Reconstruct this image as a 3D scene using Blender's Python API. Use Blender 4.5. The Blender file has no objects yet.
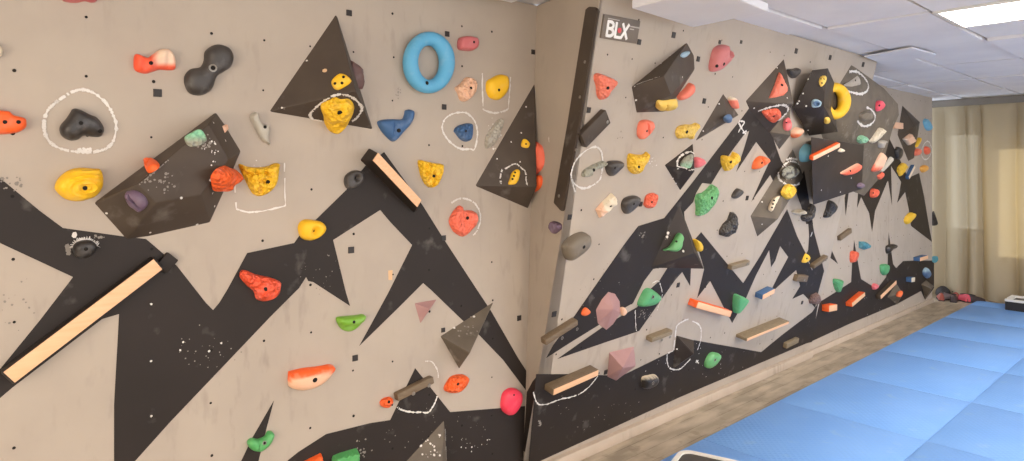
import bpy, bmesh, math, random
from mathutils import Vector as V, Matrix, noise
from mathutils.bvhtree import BVHTree
from mathutils.geometry import delaunay_2d_cdt, tessellate_polygon
S = bpy.context.scene
COL = S.collection
# ---------------------------------------------------------------- camera model
F = 660.0; CX = 512.0; HY = 168.0
TH = math.atan(728.0 / F)
CAM = V((0, -2.62, 1.70))
FW = V((math.cos(TH), math.sin(TH), 0)); RT = V((math.sin(TH), -math.cos(TH), 0)); UP = V((0, 0, 1))
HC = 2.60                                   # ceiling height
LEAN = 0.225                                # how far the middle wall leans out per metre of height
def ray(px, py): return (FW + RT * ((px - CX) / F) + UP * ((HY - py) / F)).normalized()
class Plane:
    def __init__(s, p, n):
        s.p = V(p); s.n = V(n).normalized()
        s.u = V((0, 0, 1)).cross(s.n).normalized(); s.v = s.n.cross(s.u)
    def hit(s, px, py, off=0.0):
        d = ray(px, py)
        return CAM + d * ((s.p + s.n * off - CAM).dot(s.n) / d.dot(s.n))
PA = Plane((0, 0, 0), (0, -1, 0))
PB = Plane((0, 0, 0), (0, -1, -LEAN))
PC = PA
XE = 9.56                                   # far end of the back wall section
PE = Plane((XE, 0, 0), (1, 0, 0))
FLOOR = Plane((0, 0, 0), (0, 0, 1))
XN = 2.435                                  # near edge of the leaning wall
a0 = V((2.456, 0, 0)); a1 = V((2.562, 0, HC)); b1 = V((2.429, -LEAN * HC, HC)); b0 = V((2.45, -0.001, 0))
PR = Plane(a0, -((a1 - a0).cross(b1 - a0)))
if PR.n.x > 0: PR = Plane(a0, -PR.n)
# ---------------------------------------------------------------- materials
def lin(c): return tuple((x / 255 / 12.92 if x / 255 <= .04045 else ((x / 255 + .055) / 1.055) ** 2.4) for x in c) + (1,)
def newmat(name):
    m = bpy.data.materials.new(name); m.use_nodes = True
    nt = m.node_tree; b = nt.nodes['Principled BSDF']
    return m, nt, b
def N(nt, t, **kw):
    n = nt.nodes.new(t)
    for k, v in kw.items():
        if k in n.inputs: n.inputs[k].default_value = v
        else: setattr(n, k, v)
    return n
def mixc(nt, fac, a, b):
    n = nt.nodes.new('ShaderNodeMix'); n.data_type = 'RGBA'
    for i, x in ((0, fac), (6, a), (7, b)):
        if hasattr(x, 'is_linked'): nt.links.new(x, n.inputs[i])
        else: n.inputs[i].default_value = x
    return n.outputs[2]
def ramp(nt, src, a, b):
    n = nt.nodes.new('ShaderNodeMapRange'); n.inputs[1].default_value = a; n.inputs[2].default_value = b
    nt.links.new(src, n.inputs[0]); return n.outputs[0]
def noi(nt, scale, detail=4, co=None, stretch=None):
    n = N(nt, 'ShaderNodeTexNoise', Scale=scale, Detail=detail)
    tc = nt.nodes.new('ShaderNodeTexCoord'); src = tc.outputs[co or 'Object']
    if stretch:
        mp = nt.nodes.new('ShaderNodeMapping'); mp.inputs['Scale'].default_value = stretch
        nt.links.new(src, mp.inputs[0]); src = mp.outputs[0]
    nt.links.new(src, n.inputs['Vector']); return n.outputs[0]
def bump(nt, b, src, strength, dist=.002):
    n = N(nt, 'ShaderNodeBump', Strength=strength, Distance=dist)
    nt.links.new(src, n.inputs['Height']); nt.links.new(n.outputs[0], b.inputs['Normal'])
def plastic(name, rgb, rough=.55, rgb2=None, dust=.12, grain=.25):
    m, nt, b = newmat(name)
    base = lin(rgb)
    if rgb2:                                  # a real two-tone hold: the second colour sits where 'blend' is 1
        at = nt.nodes.new('ShaderNodeAttribute'); at.attribute_name = 'blend'
        base = mixc(nt, at.outputs['Fac'], lin(rgb), lin(rgb2))
    worn = tuple(.75 * x + .25 * .75 for x in lin(rgb)[:3]) + (1,)
    f = ramp(nt, noi(nt, 22, 5), .52, .75)
    mm = nt.nodes.new('ShaderNodeMath'); mm.operation = 'MULTIPLY'; mm.inputs[1].default_value = dust * 3
    nt.links.new(f, mm.inputs[0])
    nt.links.new(mixc(nt, mm.outputs[0], base, worn), b.inputs['Base Color'])
    b.inputs['Roughness'].default_value = rough
    bump(nt, b, noi(nt, 160, 3), grain)
    return m
def paint(name, rgb, rgb2, rough, scuff=None, sc=3.0, dust=None, amt=.5):
    m, nt, b = newmat(name)
    c = mixc(nt, ramp(nt, noi(nt, sc, 5), .35, .7), lin(rgb), lin(rgb2))
    if scuff:                                 # vertical rubber scuffs and smears
        f = ramp(nt, noi(nt, 5, 6, stretch=(4, 4, 1.2)), .55, .75)
        g = ramp(nt, noi(nt, 1.3, 2), .46, .66)
        k = nt.nodes.new('ShaderNodeMath'); k.operation = 'MULTIPLY'; nt.links.new(f, k.inputs[0]); nt.links.new(g, k.inputs[1])
        k2 = nt.nodes.new('ShaderNodeMath'); k2.operation = 'MULTIPLY'; k2.inputs[1].default_value = amt; nt.links.new(k.outputs[0], k2.inputs[0])
        c = mixc(nt, k2.outputs[0], c, lin(scuff))
    if dust:                                  # chalk dust
        f = ramp(nt, noi(nt, 9, 8), .62, .8)
        k = nt.nodes.new('ShaderNodeMath'); k.operation = 'MULTIPLY'; k.inputs[1].default_value = amt; nt.links.new(f, k.inputs[0])
        c = mixc(nt, k.outputs[0], c, lin(dust))
    nt.links.new(c, b.inputs['Base Color']); b.inputs['Roughness'].default_value = rough; b.inputs['Specular IOR Level'].default_value = .25
    bump(nt, b, noi(nt, 70, 4), .12)
    return m
WALLG = paint('grey_wall_paint', (179, 167, 154), (171, 159, 147), .62, scuff=(112, 102, 94), amt=.4)
BLACK = paint('black_mural_paint', (47, 40, 37), (42, 36, 33), .55, dust=(150, 145, 140), amt=.35)
VOLK = paint('black_volume_paint', (79, 69, 60), (70, 60, 53), .5, dust=(150, 145, 138), amt=.4, sc=6)
VOLD = paint('deep_black_volume_paint', (58, 50, 45), (51, 44, 40), .5, dust=(150, 145, 138), amt=.3, sc=6)
VOLO = paint('dusty_olive_volume_paint', (112, 102, 90), (92, 84, 75), .6, dust=(180, 172, 160), amt=.55, sc=7)
MAUVE = paint('mauve_volume_paint', (176, 138, 136), (166, 128, 127), .6, dust=(200, 170, 165), amt=.4, sc=7)
CHALK = paint('chalk', (232, 228, 222), (205, 200, 195), .95)
DUST = paint('thin_chalk_dust', (150, 143, 136), (128, 121, 114), .95)
DARK = paint('dark_hole', (24, 20, 18), (30, 26, 24), .7)
RAW = paint('chipped_plywood', (226, 190, 150), (210, 170, 128), .8)
STEEL = plastic('bolt_steel', (146, 140, 132), .35, dust=0)
STEEL.node_tree.nodes['Principled BSDF'].inputs['Metallic'].default_value = .6
def wood(name, rgb, rgb2, sc=1.0):
    m, nt, b = newmat(name)
    f = ramp(nt, noi(nt, 14 * sc, 6, co='Generated', stretch=(.25, 2.2, 2.2)), .35, .7)
    nt.links.new(mixc(nt, f, lin(rgb), lin(rgb2)), b.inputs['Base Color']); b.inputs['Roughness'].default_value = .6
    return m
WOOD = wood('pale_pine', (238, 190, 150), (230, 180, 138))
BROWN = wood('weathered_brown_wood', (124, 106, 84), (98, 82, 64))
OLIVEW = wood('grey_brown_wood', (142, 126, 102), (116, 102, 80))
PAL = dict(
 orange=(244, 98, 36), redor=(238, 88, 56), salmon=(240, 112, 86), yellow=(242, 190, 32), paleyellow=(232, 190, 70),
 black=(46, 42, 41), dark=(62, 57, 54), olive=(104, 95, 82), blue=(62, 98, 142), donut=(92, 168, 208), sky=(124, 204, 236), teal=(60, 140, 160),
 green=(86, 168, 98), lime=(118, 172, 52), mint=(140, 205, 165), deepgreen=(66, 158, 98), purple=(104, 84, 104), pink=(240, 62, 88), rose=(196, 104, 106),
 maroon=(104, 76, 72), peach=(238, 190, 158), cream=(226, 212, 186), grey=(168, 160, 148), stone=(176, 170, 158), greygreen=(150, 152, 138), mauve=(176, 138, 136), coral=(226, 96, 104), lightblue=(150, 185, 205))
_M = {}
def M(c, c2=None, faded=False):
    k = (c, c2, faded)
    if k not in _M:
        r = .45 if c in ('black', 'dark', 'pink', 'green', 'lime') else .58
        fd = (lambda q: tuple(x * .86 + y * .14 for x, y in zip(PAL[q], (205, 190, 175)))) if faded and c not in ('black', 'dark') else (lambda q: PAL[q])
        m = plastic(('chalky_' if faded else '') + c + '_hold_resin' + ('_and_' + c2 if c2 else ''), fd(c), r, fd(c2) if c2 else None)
        m['c'] = c; m['c2'] = c2 or ''; _M[k] = m
    return _M[k]
_R = {}
def rough(m):                                 # the same resin with a pebbled, pock-marked skin
    if m.name not in _R:
        k = m.copy(); k.name = 'pocked_' + m.name; nt = k.node_tree; b = nt.nodes['Principled BSDF']
        vo = N(nt, 'ShaderNodeTexVoronoi', Scale=58.0); tc = nt.nodes.new('ShaderNodeTexCoord'); nt.links.new(tc.outputs['Object'], vo.inputs['Vector'])
        bp = N(nt, 'ShaderNodeBump', Strength=1.0, Distance=.012); nt.links.new(vo.outputs['Distance'], bp.inputs['Height']); nt.links.new(bp.outputs[0], b.inputs['Normal'])
        _R[m.name] = k
    return _R[m.name]
# ---------------------------------------------------------------- object helpers
def link(name, bm, mats, parent=None, smooth=None, recalc=True):
    if recalc: bmesh.ops.recalc_face_normals(bm, faces=bm.faces)
    c = sum((v.co for v in bm.verts), V()) / max(1, len(bm.verts))
    for v in bm.verts: v.co -= c
    me = bpy.data.meshes.new(name); bm.to_mesh(me); bm.free()
    for m in (mats if isinstance(mats, (list, tuple)) else [mats]): me.materials.append(m)
    if smooth is not None:
        me.polygons.foreach_set('use_smooth', [True] * len(me.polygons)); me.set_sharp_from_angle(angle=math.radians(smooth))
    o = bpy.data.objects.new(name, me); COL.objects.link(o); o.location = c
    if parent: o.parent = parent; o.location = c - wloc(parent)
    return o
def wloc(o):
    p = o.location.copy()
    while o.parent: o = o.parent; p += o.location
    return p
def tag(o, label, cat, group=None):
    o['label'] = label; o['category'] = cat
    if group: o['group'] = group
    return o
def empty(name, loc):
    o = bpy.data.objects.new(name, None); COL.objects.link(o); o.location = loc; o.empty_display_size = .1; return o
def boxbm(bm, o, ax, ay, az, bev=0.0, mi=0):          # a box from corner o along three edge vectors
    vs = [bm.verts.new(o + ax * i + ay * j + az * k) for k in (0, 1) for j in (0, 1) for i in (0, 1)]
    fs = [bm.faces.new([vs[i] for i in f]) for f in ((0, 1, 3, 2), (4, 6, 7, 5), (0, 4, 5, 1), (2, 3, 7, 6), (0, 2, 6, 4), (1, 5, 7, 3))]
    for f in fs: f.material_index = mi
    if bev:
        bmesh.ops.bevel(bm, geom=list({e for f in fs for e in f.edges}), offset=bev, segments=2, affect='EDGES', profile=.5)
def crom(pts, closed, sub):
    n = len(pts); out = []
    for i in range(n if closed else n - 1):
        p0 = pts[(i - 1) % n] if closed or i > 0 else pts[i]; p1 = pts[i]; p2 = pts[(i + 1) % n]
        p3 = pts[(i + 2) % n] if closed or i + 2 < n else p2
        for k in range(sub):
            t = k / sub
            out.append(tuple(.5 * (2 * b + (c - a) * t + (2 * a - 5 * b + 4 * c - d) * t * t + (3 * b - a - 3 * c + d) * t ** 3) for a, b, c, d in zip(p0, p1, p2, p3)))
    if not closed: out.append(tuple(pts[-1]))
    return out
# ---------------------------------------------------------------- hosts: walls and volumes collect chalk, holes and paint
HOST = {}                                             # key -> dict(bm, bvh or plane, name, ...)
def surf_hit(key, px, py):
    h = HOST[key]
    if h.get('bvh'):
        d = ray(px, py); loc, n, i, t = h['bvh'].ray_cast(CAM, d)
        if loc is None: return None
        return loc, (n if n.dot(d) < 0 else -n)
    return h['plane'].hit(px, py), h['plane'].n
def ribbon(key, pts, w, mi, seed=1, gap=.12, off=.002, smooth=True, closed=False):
    rnd = random.Random(seed); bm = HOST[key]['bm']
    if smooth: pts = crom([tuple(map(float, p)) for p in pts], closed, 8); gap *= .45
    prev = None
    for i, p in enumerate(pts):
        jx = p[0] + rnd.uniform(-.25, .25); jy = p[1] + rnd.uniform(-.25, .25)
        q = surf_hit(key, jx, jy)
        if q is None: prev = None; continue
        loc, n = q; loc = loc + n * off
        if prev is not None and rnd.random() > gap and n.dot(prev[1]) > .6:
            t = loc - prev[0]; s = n.cross(t).normalized()
            w0 = prev[2]; w1 = w * rnd.uniform(.3, 1.15)
            f = bm.faces.new([bm.verts.new(x) for x in (prev[0] - s * w0, prev[0] + s * w0, loc + s * w1, loc - s * w1)])
            f.material_index = mi; prev = (loc, n, w1)
        else: prev = (loc, n, w * rnd.uniform(.5, 1.2))
def disc(bm, loc, n, r, mi, k=8, off=.0022, sq=None, seed=0, ang=0.0):
    u = n.orthogonal().normalized() if abs(n.z) > .95 else V((0, 0, 1)).cross(n).normalized(); v = n.cross(u)
    rnd = random.Random(seed)
    vs = [bm.verts.new(loc + n * off + (u * math.cos(ang + 2 * math.pi * i / k) + v * math.sin(ang + 2 * math.pi * i / k)) * r * (rnd.uniform(.75, 1.15) if seed else 1)) for i in range(k)]
    f = bm.faces.new(vs); f.material_index = mi
def dots(key, pts, r, mi):
    for i, p in enumerate(pts):
        q = surf_hit(key, p[0], p[1])
        if q: disc(HOST[key]['bm'], q[0], q[1], r, mi, 7, .0026, seed=i + 3)
def smear(key, px, py, rx, ry, n, mi, seed, r=.006):   # a patch of chalk flecks
    rnd = random.Random(seed); mi = (5 if HOST[key]['kind'] == 'wall' else 4) if seed % 3 else mi
    for i in range(int(n * .75)):
        a = rnd.uniform(0, 6.28); k = rnd.random() ** .7
        q = surf_hit(key, px + rx * k * math.cos(a), py + ry * k * math.sin(a))
        if q: disc(HOST[key]['bm'], q[0], q[1], r * rnd.uniform(.3, 1.1), mi, 6, .0018 + .0004 * rnd.random(), seed=seed * 100 + i)
def fillpoly(bm, plane, pts, mi, off, clip=None):
    P = [plane.hit(x, y) + plane.n * off for x, y in pts]
    for p in P:
        if p.z < .004: p.z = .004
    vs = [bm.verts.new(p) for p in P]
    for t in tessellate_polygon([P]):
        try:
            f = bm.faces.new([vs[i] for i in t])
            f.normal_update()
            if f.normal.dot(plane.n) < 0: f.normal_flip()
            f.material_index = mi
        except ValueError: pass
# ---------------------------------------------------------------- climbing holds
GH = 'climbing holds bolted to the wall'
def inside(p, poly):
    c = False; n = len(poly); x, y = p
    for i in range(n):
        x0, y0 = poly[i]; x1, y1 = poly[i - 1]
        if (y0 > y) != (y1 > y) and x < (x1 - x0) * (y - y0) / (y1 - y0) + x0: c = not c
    return c
def sdist(p, poly):
    m = 1e9; n = len(poly); x, y = p
    for i in range(n):
        x0, y0 = poly[i - 1]; dx, dy = poly[i][0] - x0, poly[i][1] - y0
        l = dx * dx + dy * dy
        t = 0 if l == 0 else max(0, min(1, ((x - x0) * dx + (y - y0) * dy) / l))
        m = min(m, (x - x0 - t * dx) ** 2 + (y - y0 - t * dy) ** 2)
    return math.sqrt(m)
def host_plane(on, outline):
    if on in ('A', 'B', 'C', 'R', 'E'): return {'A': PA, 'B': PB, 'C': PC, 'R': PR, 'E': PE}[on]
    cx = sum(p[0] for p in outline) / len(outline); cy = sum(p[1] for p in outline) / len(outline)
    for k in range(60):
        a = k * 2.4; r = k * .35
        q = surf_hit(on, cx + r * math.cos(a), cy + r * math.sin(a))
        if q: return Plane(q[0], q[1])
    raise RuntimeError('no host under ' + str(on) + str(outline))
def bolt_child(o, mesh_bvh, pl, p, r, ring=False, steel=False):
    d = ray(*p); q = mesh_bvh.ray_cast(CAM, d)
    loc, n = (q[0], q[1]) if q[0] is not None else (pl.hit(*p), pl.n)
    if n.dot(d) > 0: n = -n
    n = (n + pl.n).normalized()
    bm = bmesh.new(); u = n.orthogonal().normalized(); v = n.cross(u); K = 10
    def rg(rad, z): return [bm.verts.new(loc + n * z + (u * math.cos(6.2832 * i / K) + v * math.sin(6.2832 * i / K)) * rad) for i in range(K)]
    prof = [(r * 1.35, -.004), (r * 1.35, .0022), (r * .95, .003), (r * .8, .0012)] if (ring or steel) else [(r * 1.05, -.004), (r * 1.05, .0012), (r * .9, .0016)]
    rs = [rg(a, z) for a, z in prof]
    for i in range(len(rs) - 1):
        for j in range(K): bm.faces.new([rs[i][j], rs[i][(j + 1) % K], rs[i + 1][(j + 1) % K], rs[i + 1][j]]).material_index = 0 if (ring or steel) else 1
    bm.faces.new(rs[-1]).material_index = 0 if steel else 1
    link('bolt', bm, [STEEL, DARK], o, 40)
def hold(label, on, outline, H, mat, style='smooth', bolts=(), sharp=False, p=2.2, R=.8, lift=.15, ring=False, blend=None, br=None, c=None, rim=.2, amp=None, name='climbing_hold', cat='climbing hold', grp=GH, seed=None, tilt=.25):
    H *= .85
    pl = host_plane(on, outline)
    O = pl.hit(*[sum(q[i] for q in outline) / len(outline) for i in (0, 1)], off=H * lift)
    O = O - pl.n * (O - pl.p).dot(pl.n)
    def to2(px, py):
        q = pl.hit(px, py, H * lift) - O
        return (q.dot(pl.u), q.dot(pl.v))
    pts = [to2(*q) for q in outline]
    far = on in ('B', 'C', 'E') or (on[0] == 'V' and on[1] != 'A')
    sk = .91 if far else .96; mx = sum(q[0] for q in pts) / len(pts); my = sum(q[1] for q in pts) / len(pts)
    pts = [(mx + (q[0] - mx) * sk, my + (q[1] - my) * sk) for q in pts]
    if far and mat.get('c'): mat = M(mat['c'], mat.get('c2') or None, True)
    size = max(max(q[i] for q in pts) - min(q[i] for q in pts) for i in (0, 1))
    poly = []
    if sharp:
        for i in range(len(pts)):
            a, b = pts[i], pts[(i + 1) % len(pts)]
            for k in range(3): poly.append((a[0] + (b[0] - a[0]) * k / 3, a[1] + (b[1] - a[1]) * k / 3))
    else: poly = crom(pts, True, 4)
    n = len(poly); vs = [V(q) for q in poly]
    area = sum(poly[i - 1][0] * poly[i][1] - poly[i][0] * poly[i - 1][1] for i in range(n))
    sg = 1 if area > 0 else -1
    step = size / (26 if style in ('rings', 'pits', 'jag', 'ridge', 'hridge', 'lump') else 17); e1 = size * .035
    for i in range(0, n):
        a, b = poly[i - 1], poly[(i + 1) % n]; t = V((b[0] - a[0], b[1] - a[1]))
        if t.length < 1e-9: continue
        t.normalize(); q = (poly[i][0] - t.y * sg * e1, poly[i][1] + t.x * sg * e1)
        if inside(q, poly) and sdist(q, poly) > e1 * .85: vs.append(V(q))
    x0 = min(q[0] for q in poly); x1 = max(q[0] for q in poly); y0 = min(q[1] for q in poly); y1 = max(q[1] for q in poly)
    rnd = random.Random(seed or int(abs(outline[0][0]) * 7 + abs(outline[0][1])))
    gy = y0; row = 0; dmax = 1e-6; inner = []
    while gy < y1:
        gx = x0 + (step / 2 if row % 2 else 0)
        while gx < x1:
            q = (gx + rnd.uniform(-.12, .12) * step, gy + rnd.uniform(-.12, .12) * step)
            if inside(q, poly):
                d = sdist(q, poly); dmax = max(dmax, d)
                if d > e1 * 1.7: inner.append(V(q))
            gx += step
        gy += step * .87; row += 1
    vs += inner
    r = delaunay_2d_cdt(vs, [(i, (i + 1) % n) for i in range(n)], [list(range(n))], 1, 1e-6)
    c2 = to2(*c) if c else (to2(*bolts[0]) if bolts else (0, 0))
    off = rnd.uniform(0, 50)
    RR = dmax * R
    def height(x, y):
        d = sdist((x, y), poly)
        t = min(1, d / RR)
        h = rim + (1 - rim) * (1 - (1 - t) ** p) ** (1 / p)
        k = 1.0; vn = (y - y0) / (y1 - y0); un = (x - x0) / (x1 - x0)
        k *= 1 - tilt + tilt * vn
        A = amp if amp is not None else .12
        q = V((x / size * 3 + off, y / size * 3, off))
        e = min(1, t * 2.2)
        if style == 'rings': k += A * e * math.sin(math.hypot((x - c2[0]) * .8, (y - c2[1]) * 1.35) / size * 46)
        elif style == 'pits':
            dd = noise.voronoi(V((x / size * 6 + off, y / size * 6, .5)))[0]; k -= 4.5 * A * e * max(0, .55 - dd[0]) / .55
        elif style == 'jag':
            k += A * 3.0 * e * (noise.voronoi(V((x / size * 4 + off, y / size * 4, .5)))[0][0] - .35)
        elif style == 'ridge': k += A * e * math.sin(un * 22)
        elif style == 'hridge': k += A * e * math.sin(vn * 20 + un * 3)
        elif style == 'groove':
            s = abs((un - .5) - (.5 - vn) * .55); k -= 2.6 * A * e * max(0, 1 - s / .07)
        elif style == 'vgroove': k -= 2.2 * A * e * max(0, 1 - abs(un - .4) / .05)
        elif style == 'donut':
            rr = math.hypot(x - c2[0], y - c2[1]) / size; k -= .75 * max(0, 1 - rr / .22) ** 1.2
        elif style == 'cup':
            rr = math.hypot(x - c2[0], y - c2[1]) / size; k -= .8 * max(0, min(1, (.2 - rr) / .08))
        elif style == 'lump': k += A * 2 * e * noise.noise(q * .8)
        elif style == 'shelf': k *= .55 + .45 * min(1, max(0, (vn - .42) / .12))
        elif style == 'jug': k *= .45 + .75 * (vn ** .8)
        return h * H * max(.12, k)
    bm = bmesh.new(); top = []
    for q in r[0]: top.append(bm.verts.new(O + pl.u * q.x + pl.v * q.y + pl.n * height(q.x, q.y)))
    bl = [blend(*to_px(v.co)) if blend else 0 for v in top]
    for f in r[2]:
        if len(set(f)) > 2:
            try: bm.faces.new([top[i] for i in f])
            except ValueError: pass
    be = [e for e in bm.edges if e.is_boundary]
    ex = bmesh.ops.extrude_edge_only(bm, edges=be)['geom']
    low = [g for g in ex if isinstance(g, bmesh.types.BMVert)]
    for v in low: v.co -= pl.n * ((v.co - pl.p).dot(pl.n) + .001)
    loose = [v for v in bm.verts if not v.link_faces]
    if loose: bmesh.ops.delete(bm, geom=loose, context='VERTS')
    bmesh.ops.holes_fill(bm, edges=[e for e in bm.edges if e.is_boundary], sides=0)
    bmesh.ops.recalc_face_normals(bm, faces=bm.faces)
    bvh = BVHTree.FromBMesh(bm)
    bv = [blend(*to_px(v.co)) for v in bm.verts] if blend else None
    o = link(name, bm, rough(mat) if style in ('pits', 'jag', 'lump') else mat, None, 22 if style == 'jag' or sharp else 50)
    if bv:
        at = o.data.attributes.new('blend', 'FLOAT', 'POINT'); at.data.foreach_set('value', bv)
    tag(o, label, cat, grp)
    for b in bolts: bolt_child(o, bvh, pl, b, br or max(.006, min(.011, size * .05)), ring)
    return o
def to_px(co):
    d = co - CAM; z = d.dot(FW); return CX + F * d.dot(RT) / z, HY - F * d.z / z
# ---------------------------------------------------------------- torus holds
def torus_hold(label, on, ctr, rx, ry, irx, iry, mat, bolts=(), lift=.035, flat=1.0):
    pl = host_plane(on, [ctr]); bm = bmesh.new(); NU, NV = 40, 16
    cx, cy = ctr; mid = []
    P = []
    for i in range(NU):
        a = 6.28318 * i / NU
        po = pl.hit(cx + rx * math.cos(a), cy + ry * math.sin(a), lift); pi = pl.hit(cx + irx * math.cos(a), cy + iry * math.sin(a), lift)
        m = (po + pi) / 2; rad = (po - pi) / 2; h = rad.length * flat
        base = m - pl.n * ((m - pl.p).dot(pl.n))
        P.append([bm.verts.new(base + rad * math.cos(6.28318 * j / NV) + pl.n * (max(-.001, lift * .9 + h * math.sin(6.28318 * j / NV)))) for j in range(NV)])
    for i in range(NU):
        for j in range(NV): bm.faces.new([P[i][j], P[(i + 1) % NU][j], P[(i + 1) % NU][(j + 1) % NV], P[i][(j + 1) % NV]])
    bmesh.ops.recalc_face_normals(bm, faces=bm.faces); bvh = BVHTree.FromBMesh(bm)
    o = tag(link('climbing_hold', bm, mat, None, 60), label, 'climbing hold', GH)
    for b in bolts: bolt_child(o, bvh, pl, b, .009)
    return o
# ---------------------------------------------------------------- volumes
def volume(key, label, on, verts, faces, mat, bev=.006, group='angular wooden volumes on the wall'):
    pl = {'A': PA, 'B': PB, 'C': PC, 'R': PR}[on]
    bm = bmesh.new(); vs = [bm.verts.new(pl.hit(x, y, h if h > 0 else -.002)) for x, y, h in verts]
    for f in faces: bm.faces.new([vs[i] for i in f])
    be = [e for e in bm.edges if e.is_boundary]
    if be: bmesh.ops.holes_fill(bm, edges=be, sides=0)
    bmesh.ops.triangulate(bm, faces=[f for f in bm.faces if len(f.verts) > 4])
    bmesh.ops.recalc_face_normals(bm, faces=bm.faces)
    bvh = BVHTree.FromBMesh(bm)
    bmesh.ops.bevel(bm, geom=[e for e in bm.edges if len(e.link_faces) == 2 and e.calc_face_angle(0) > .2], offset=bev, segments=2, affect='EDGES', profile=.5)
    HOST[key] = dict(bm=bm, bvh=bvh, label=label, mats=[mat, CHALK, DARK, RAW, DUST], group=group, kind='volume')
def finish_hosts():
    for k, h in HOST.items():
        if h['kind'] == 'volume':
            o = link('climbing_volume', h['bm'], h['mats'], None, 20, recalc=False); tag(o, h['label'], 'climbing volume', h['group'])
# ---------------------------------------------------------------- rails
GR = 'wooden rails screwed to the wall'
def rail(label, on, p0, p1, w, depth, body, face=None, bolts=(), wd=None, cap=None, steel=True, name='wooden_rail', fin=.0):
    pl = host_plane(on, [((p0[0] + p1[0]) / 2, (p0[1] + p1[1]) / 2)])
    A = pl.hit(p0[0], p0[1], depth); B = pl.hit(p1[0], p1[1], depth)
    ax = B - A; sd = pl.n.cross(ax).normalized()
    bm = bmesh.new()
    boxbm(bm, A - sd * w / 2 - pl.n * (depth + .001), ax, sd * w, pl.n * (depth + .001), min(.004, w * .12))
    bmesh.ops.recalc_face_normals(bm, faces=bm.faces); bvh = BVHTree.FromBMesh(bm)
    o = tag(link(name, bm, body, None, 30), label, 'wooden rail', GR)
    if face:
        bm = bmesh.new(); a = ax * .012
        boxbm(bm, A + a * (1 if not cap else 0) - sd * w * .46 - pl.n * .002, ax - a * 2, sd * w * .92, pl.n * .005, .0015)
        link('front_face', bm, face, o, 30)
    for b in bolts: bolt_child(o, bvh, pl, b, .007, steel=steel)
    return o
# ================================================================ the setting
def struct(o): o['kind'] = 'structure'; return o
WM = [WALLG, BLACK, CHALK, DARK, RAW, DUST]
def quad(bm, pts, mi=0):
    f = bm.faces.new([bm.verts.new(V(p)) for p in pts]); f.material_index = mi; return f
TK = .12
def slab(bm, front, back):                            # closed panel between two matching polygons
    n = len(front); a = [bm.verts.new(V(p)) for p in front]; b = [bm.verts.new(V(p)) for p in back]
    bm.faces.new(a); bm.faces.new(b[::-1])
    for i in range(n): bm.faces.new([a[i], b[i], b[(i + 1) % n], a[(i + 1) % n]])
bmA = bmesh.new(); XL = -2.5
slab(bmA, [(XL, 0, 0), a0, a1, (XL, 0, HC)], [(XL, TK, 0), (2.456, TK, 0), (2.562, TK, HC), (XL, TK, HC)])
bmB = bmesh.new()
XF0, XF1 = 5.957, 5.965
yt = -LEAN * HC
slab(bmB, [(XN, 0, 0), (XF0, 0, 0), (XF1, yt, HC), (XN, yt, HC)], [(XN + .13, .0, 0), (XF0, .0, 0), (XF1, 0, HC), (XN + .13, 0, HC)])
bmC = bmesh.new()
slab(bmC, [(XF0 - .3, 0, 0), (XE, 0, 0), (XE, 0, HC), (XF0 - .3, 0, HC)], [(XF0 - .3, TK, 0), (XE, TK, 0), (XE, TK, HC), (XF0 - .3, TK, HC)])
bmR = bmesh.new()
slab(bmR, [a0 + V((0, 0, 0)), a1, b1], [a0 + V((.02, 0, 0)), a1 + V((.02, 0, 0)), b1 + V((.02, .0, 0))])
for bm in (bmA, bmB, bmC, bmR): bmesh.ops.recalc_face_normals(bm, faces=bm.faces)
for k, bm, pl in (('A', bmA, PA), ('B', bmB, PB), ('C', bmC, PC), ('R', bmR, PR)): HOST[k] = dict(bm=bm, plane=pl, kind='wall')
# ---- the black mountain mural
fillpoly(bmA, PA, [(-30,160),(0,178),(40,211),(63,228),(121,236),(146,239),(159,250),(177,266),(206,303),(213,310),(219,303),(227,290),(247,253),(294,243),(299,236),(346,190),(365,166),(384,152),(405,181),(423,206),(443,238),(479,293),(491,311),(518,358),(527,372),(527,392),(503,360),(480,336),(461,319),(431,290),(423,283),(397,309),(359,346),(370,326),(388,293),(412,245),(391,223),(380,210),(333,240),(346,293),(350,306),(333,295),(313,282),(308,281),(306,277),(299,288),(270,317),(170,422),(135,461),(114,484),(114,461),(114,405),(119,314),(102,319),(13,387),(0,398),(-20,414),(-20,392),(0,369),(40,320),(73,277),(0,243),(-20,234)], 1, .0012)
fillpoly(bmA, PA, [(262,490),(288,460),(298,452),(326,434),(370,423),(390,420),(415,368),(450,412),(501,408),(525,406),(523,470),(500,640),(262,560)], 1, .0012)
fillpoly(bmA, PA, [(274,400),(266,430),(255,475),(245,520),(215,520),(234,478),(241,461),(252,438)], 1, .0012)
fillpoly(bmR, PR, [(527,392),(533,381),(539,374),(537,395),(527,455),(523.5,450)], 1, .0012)
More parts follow.
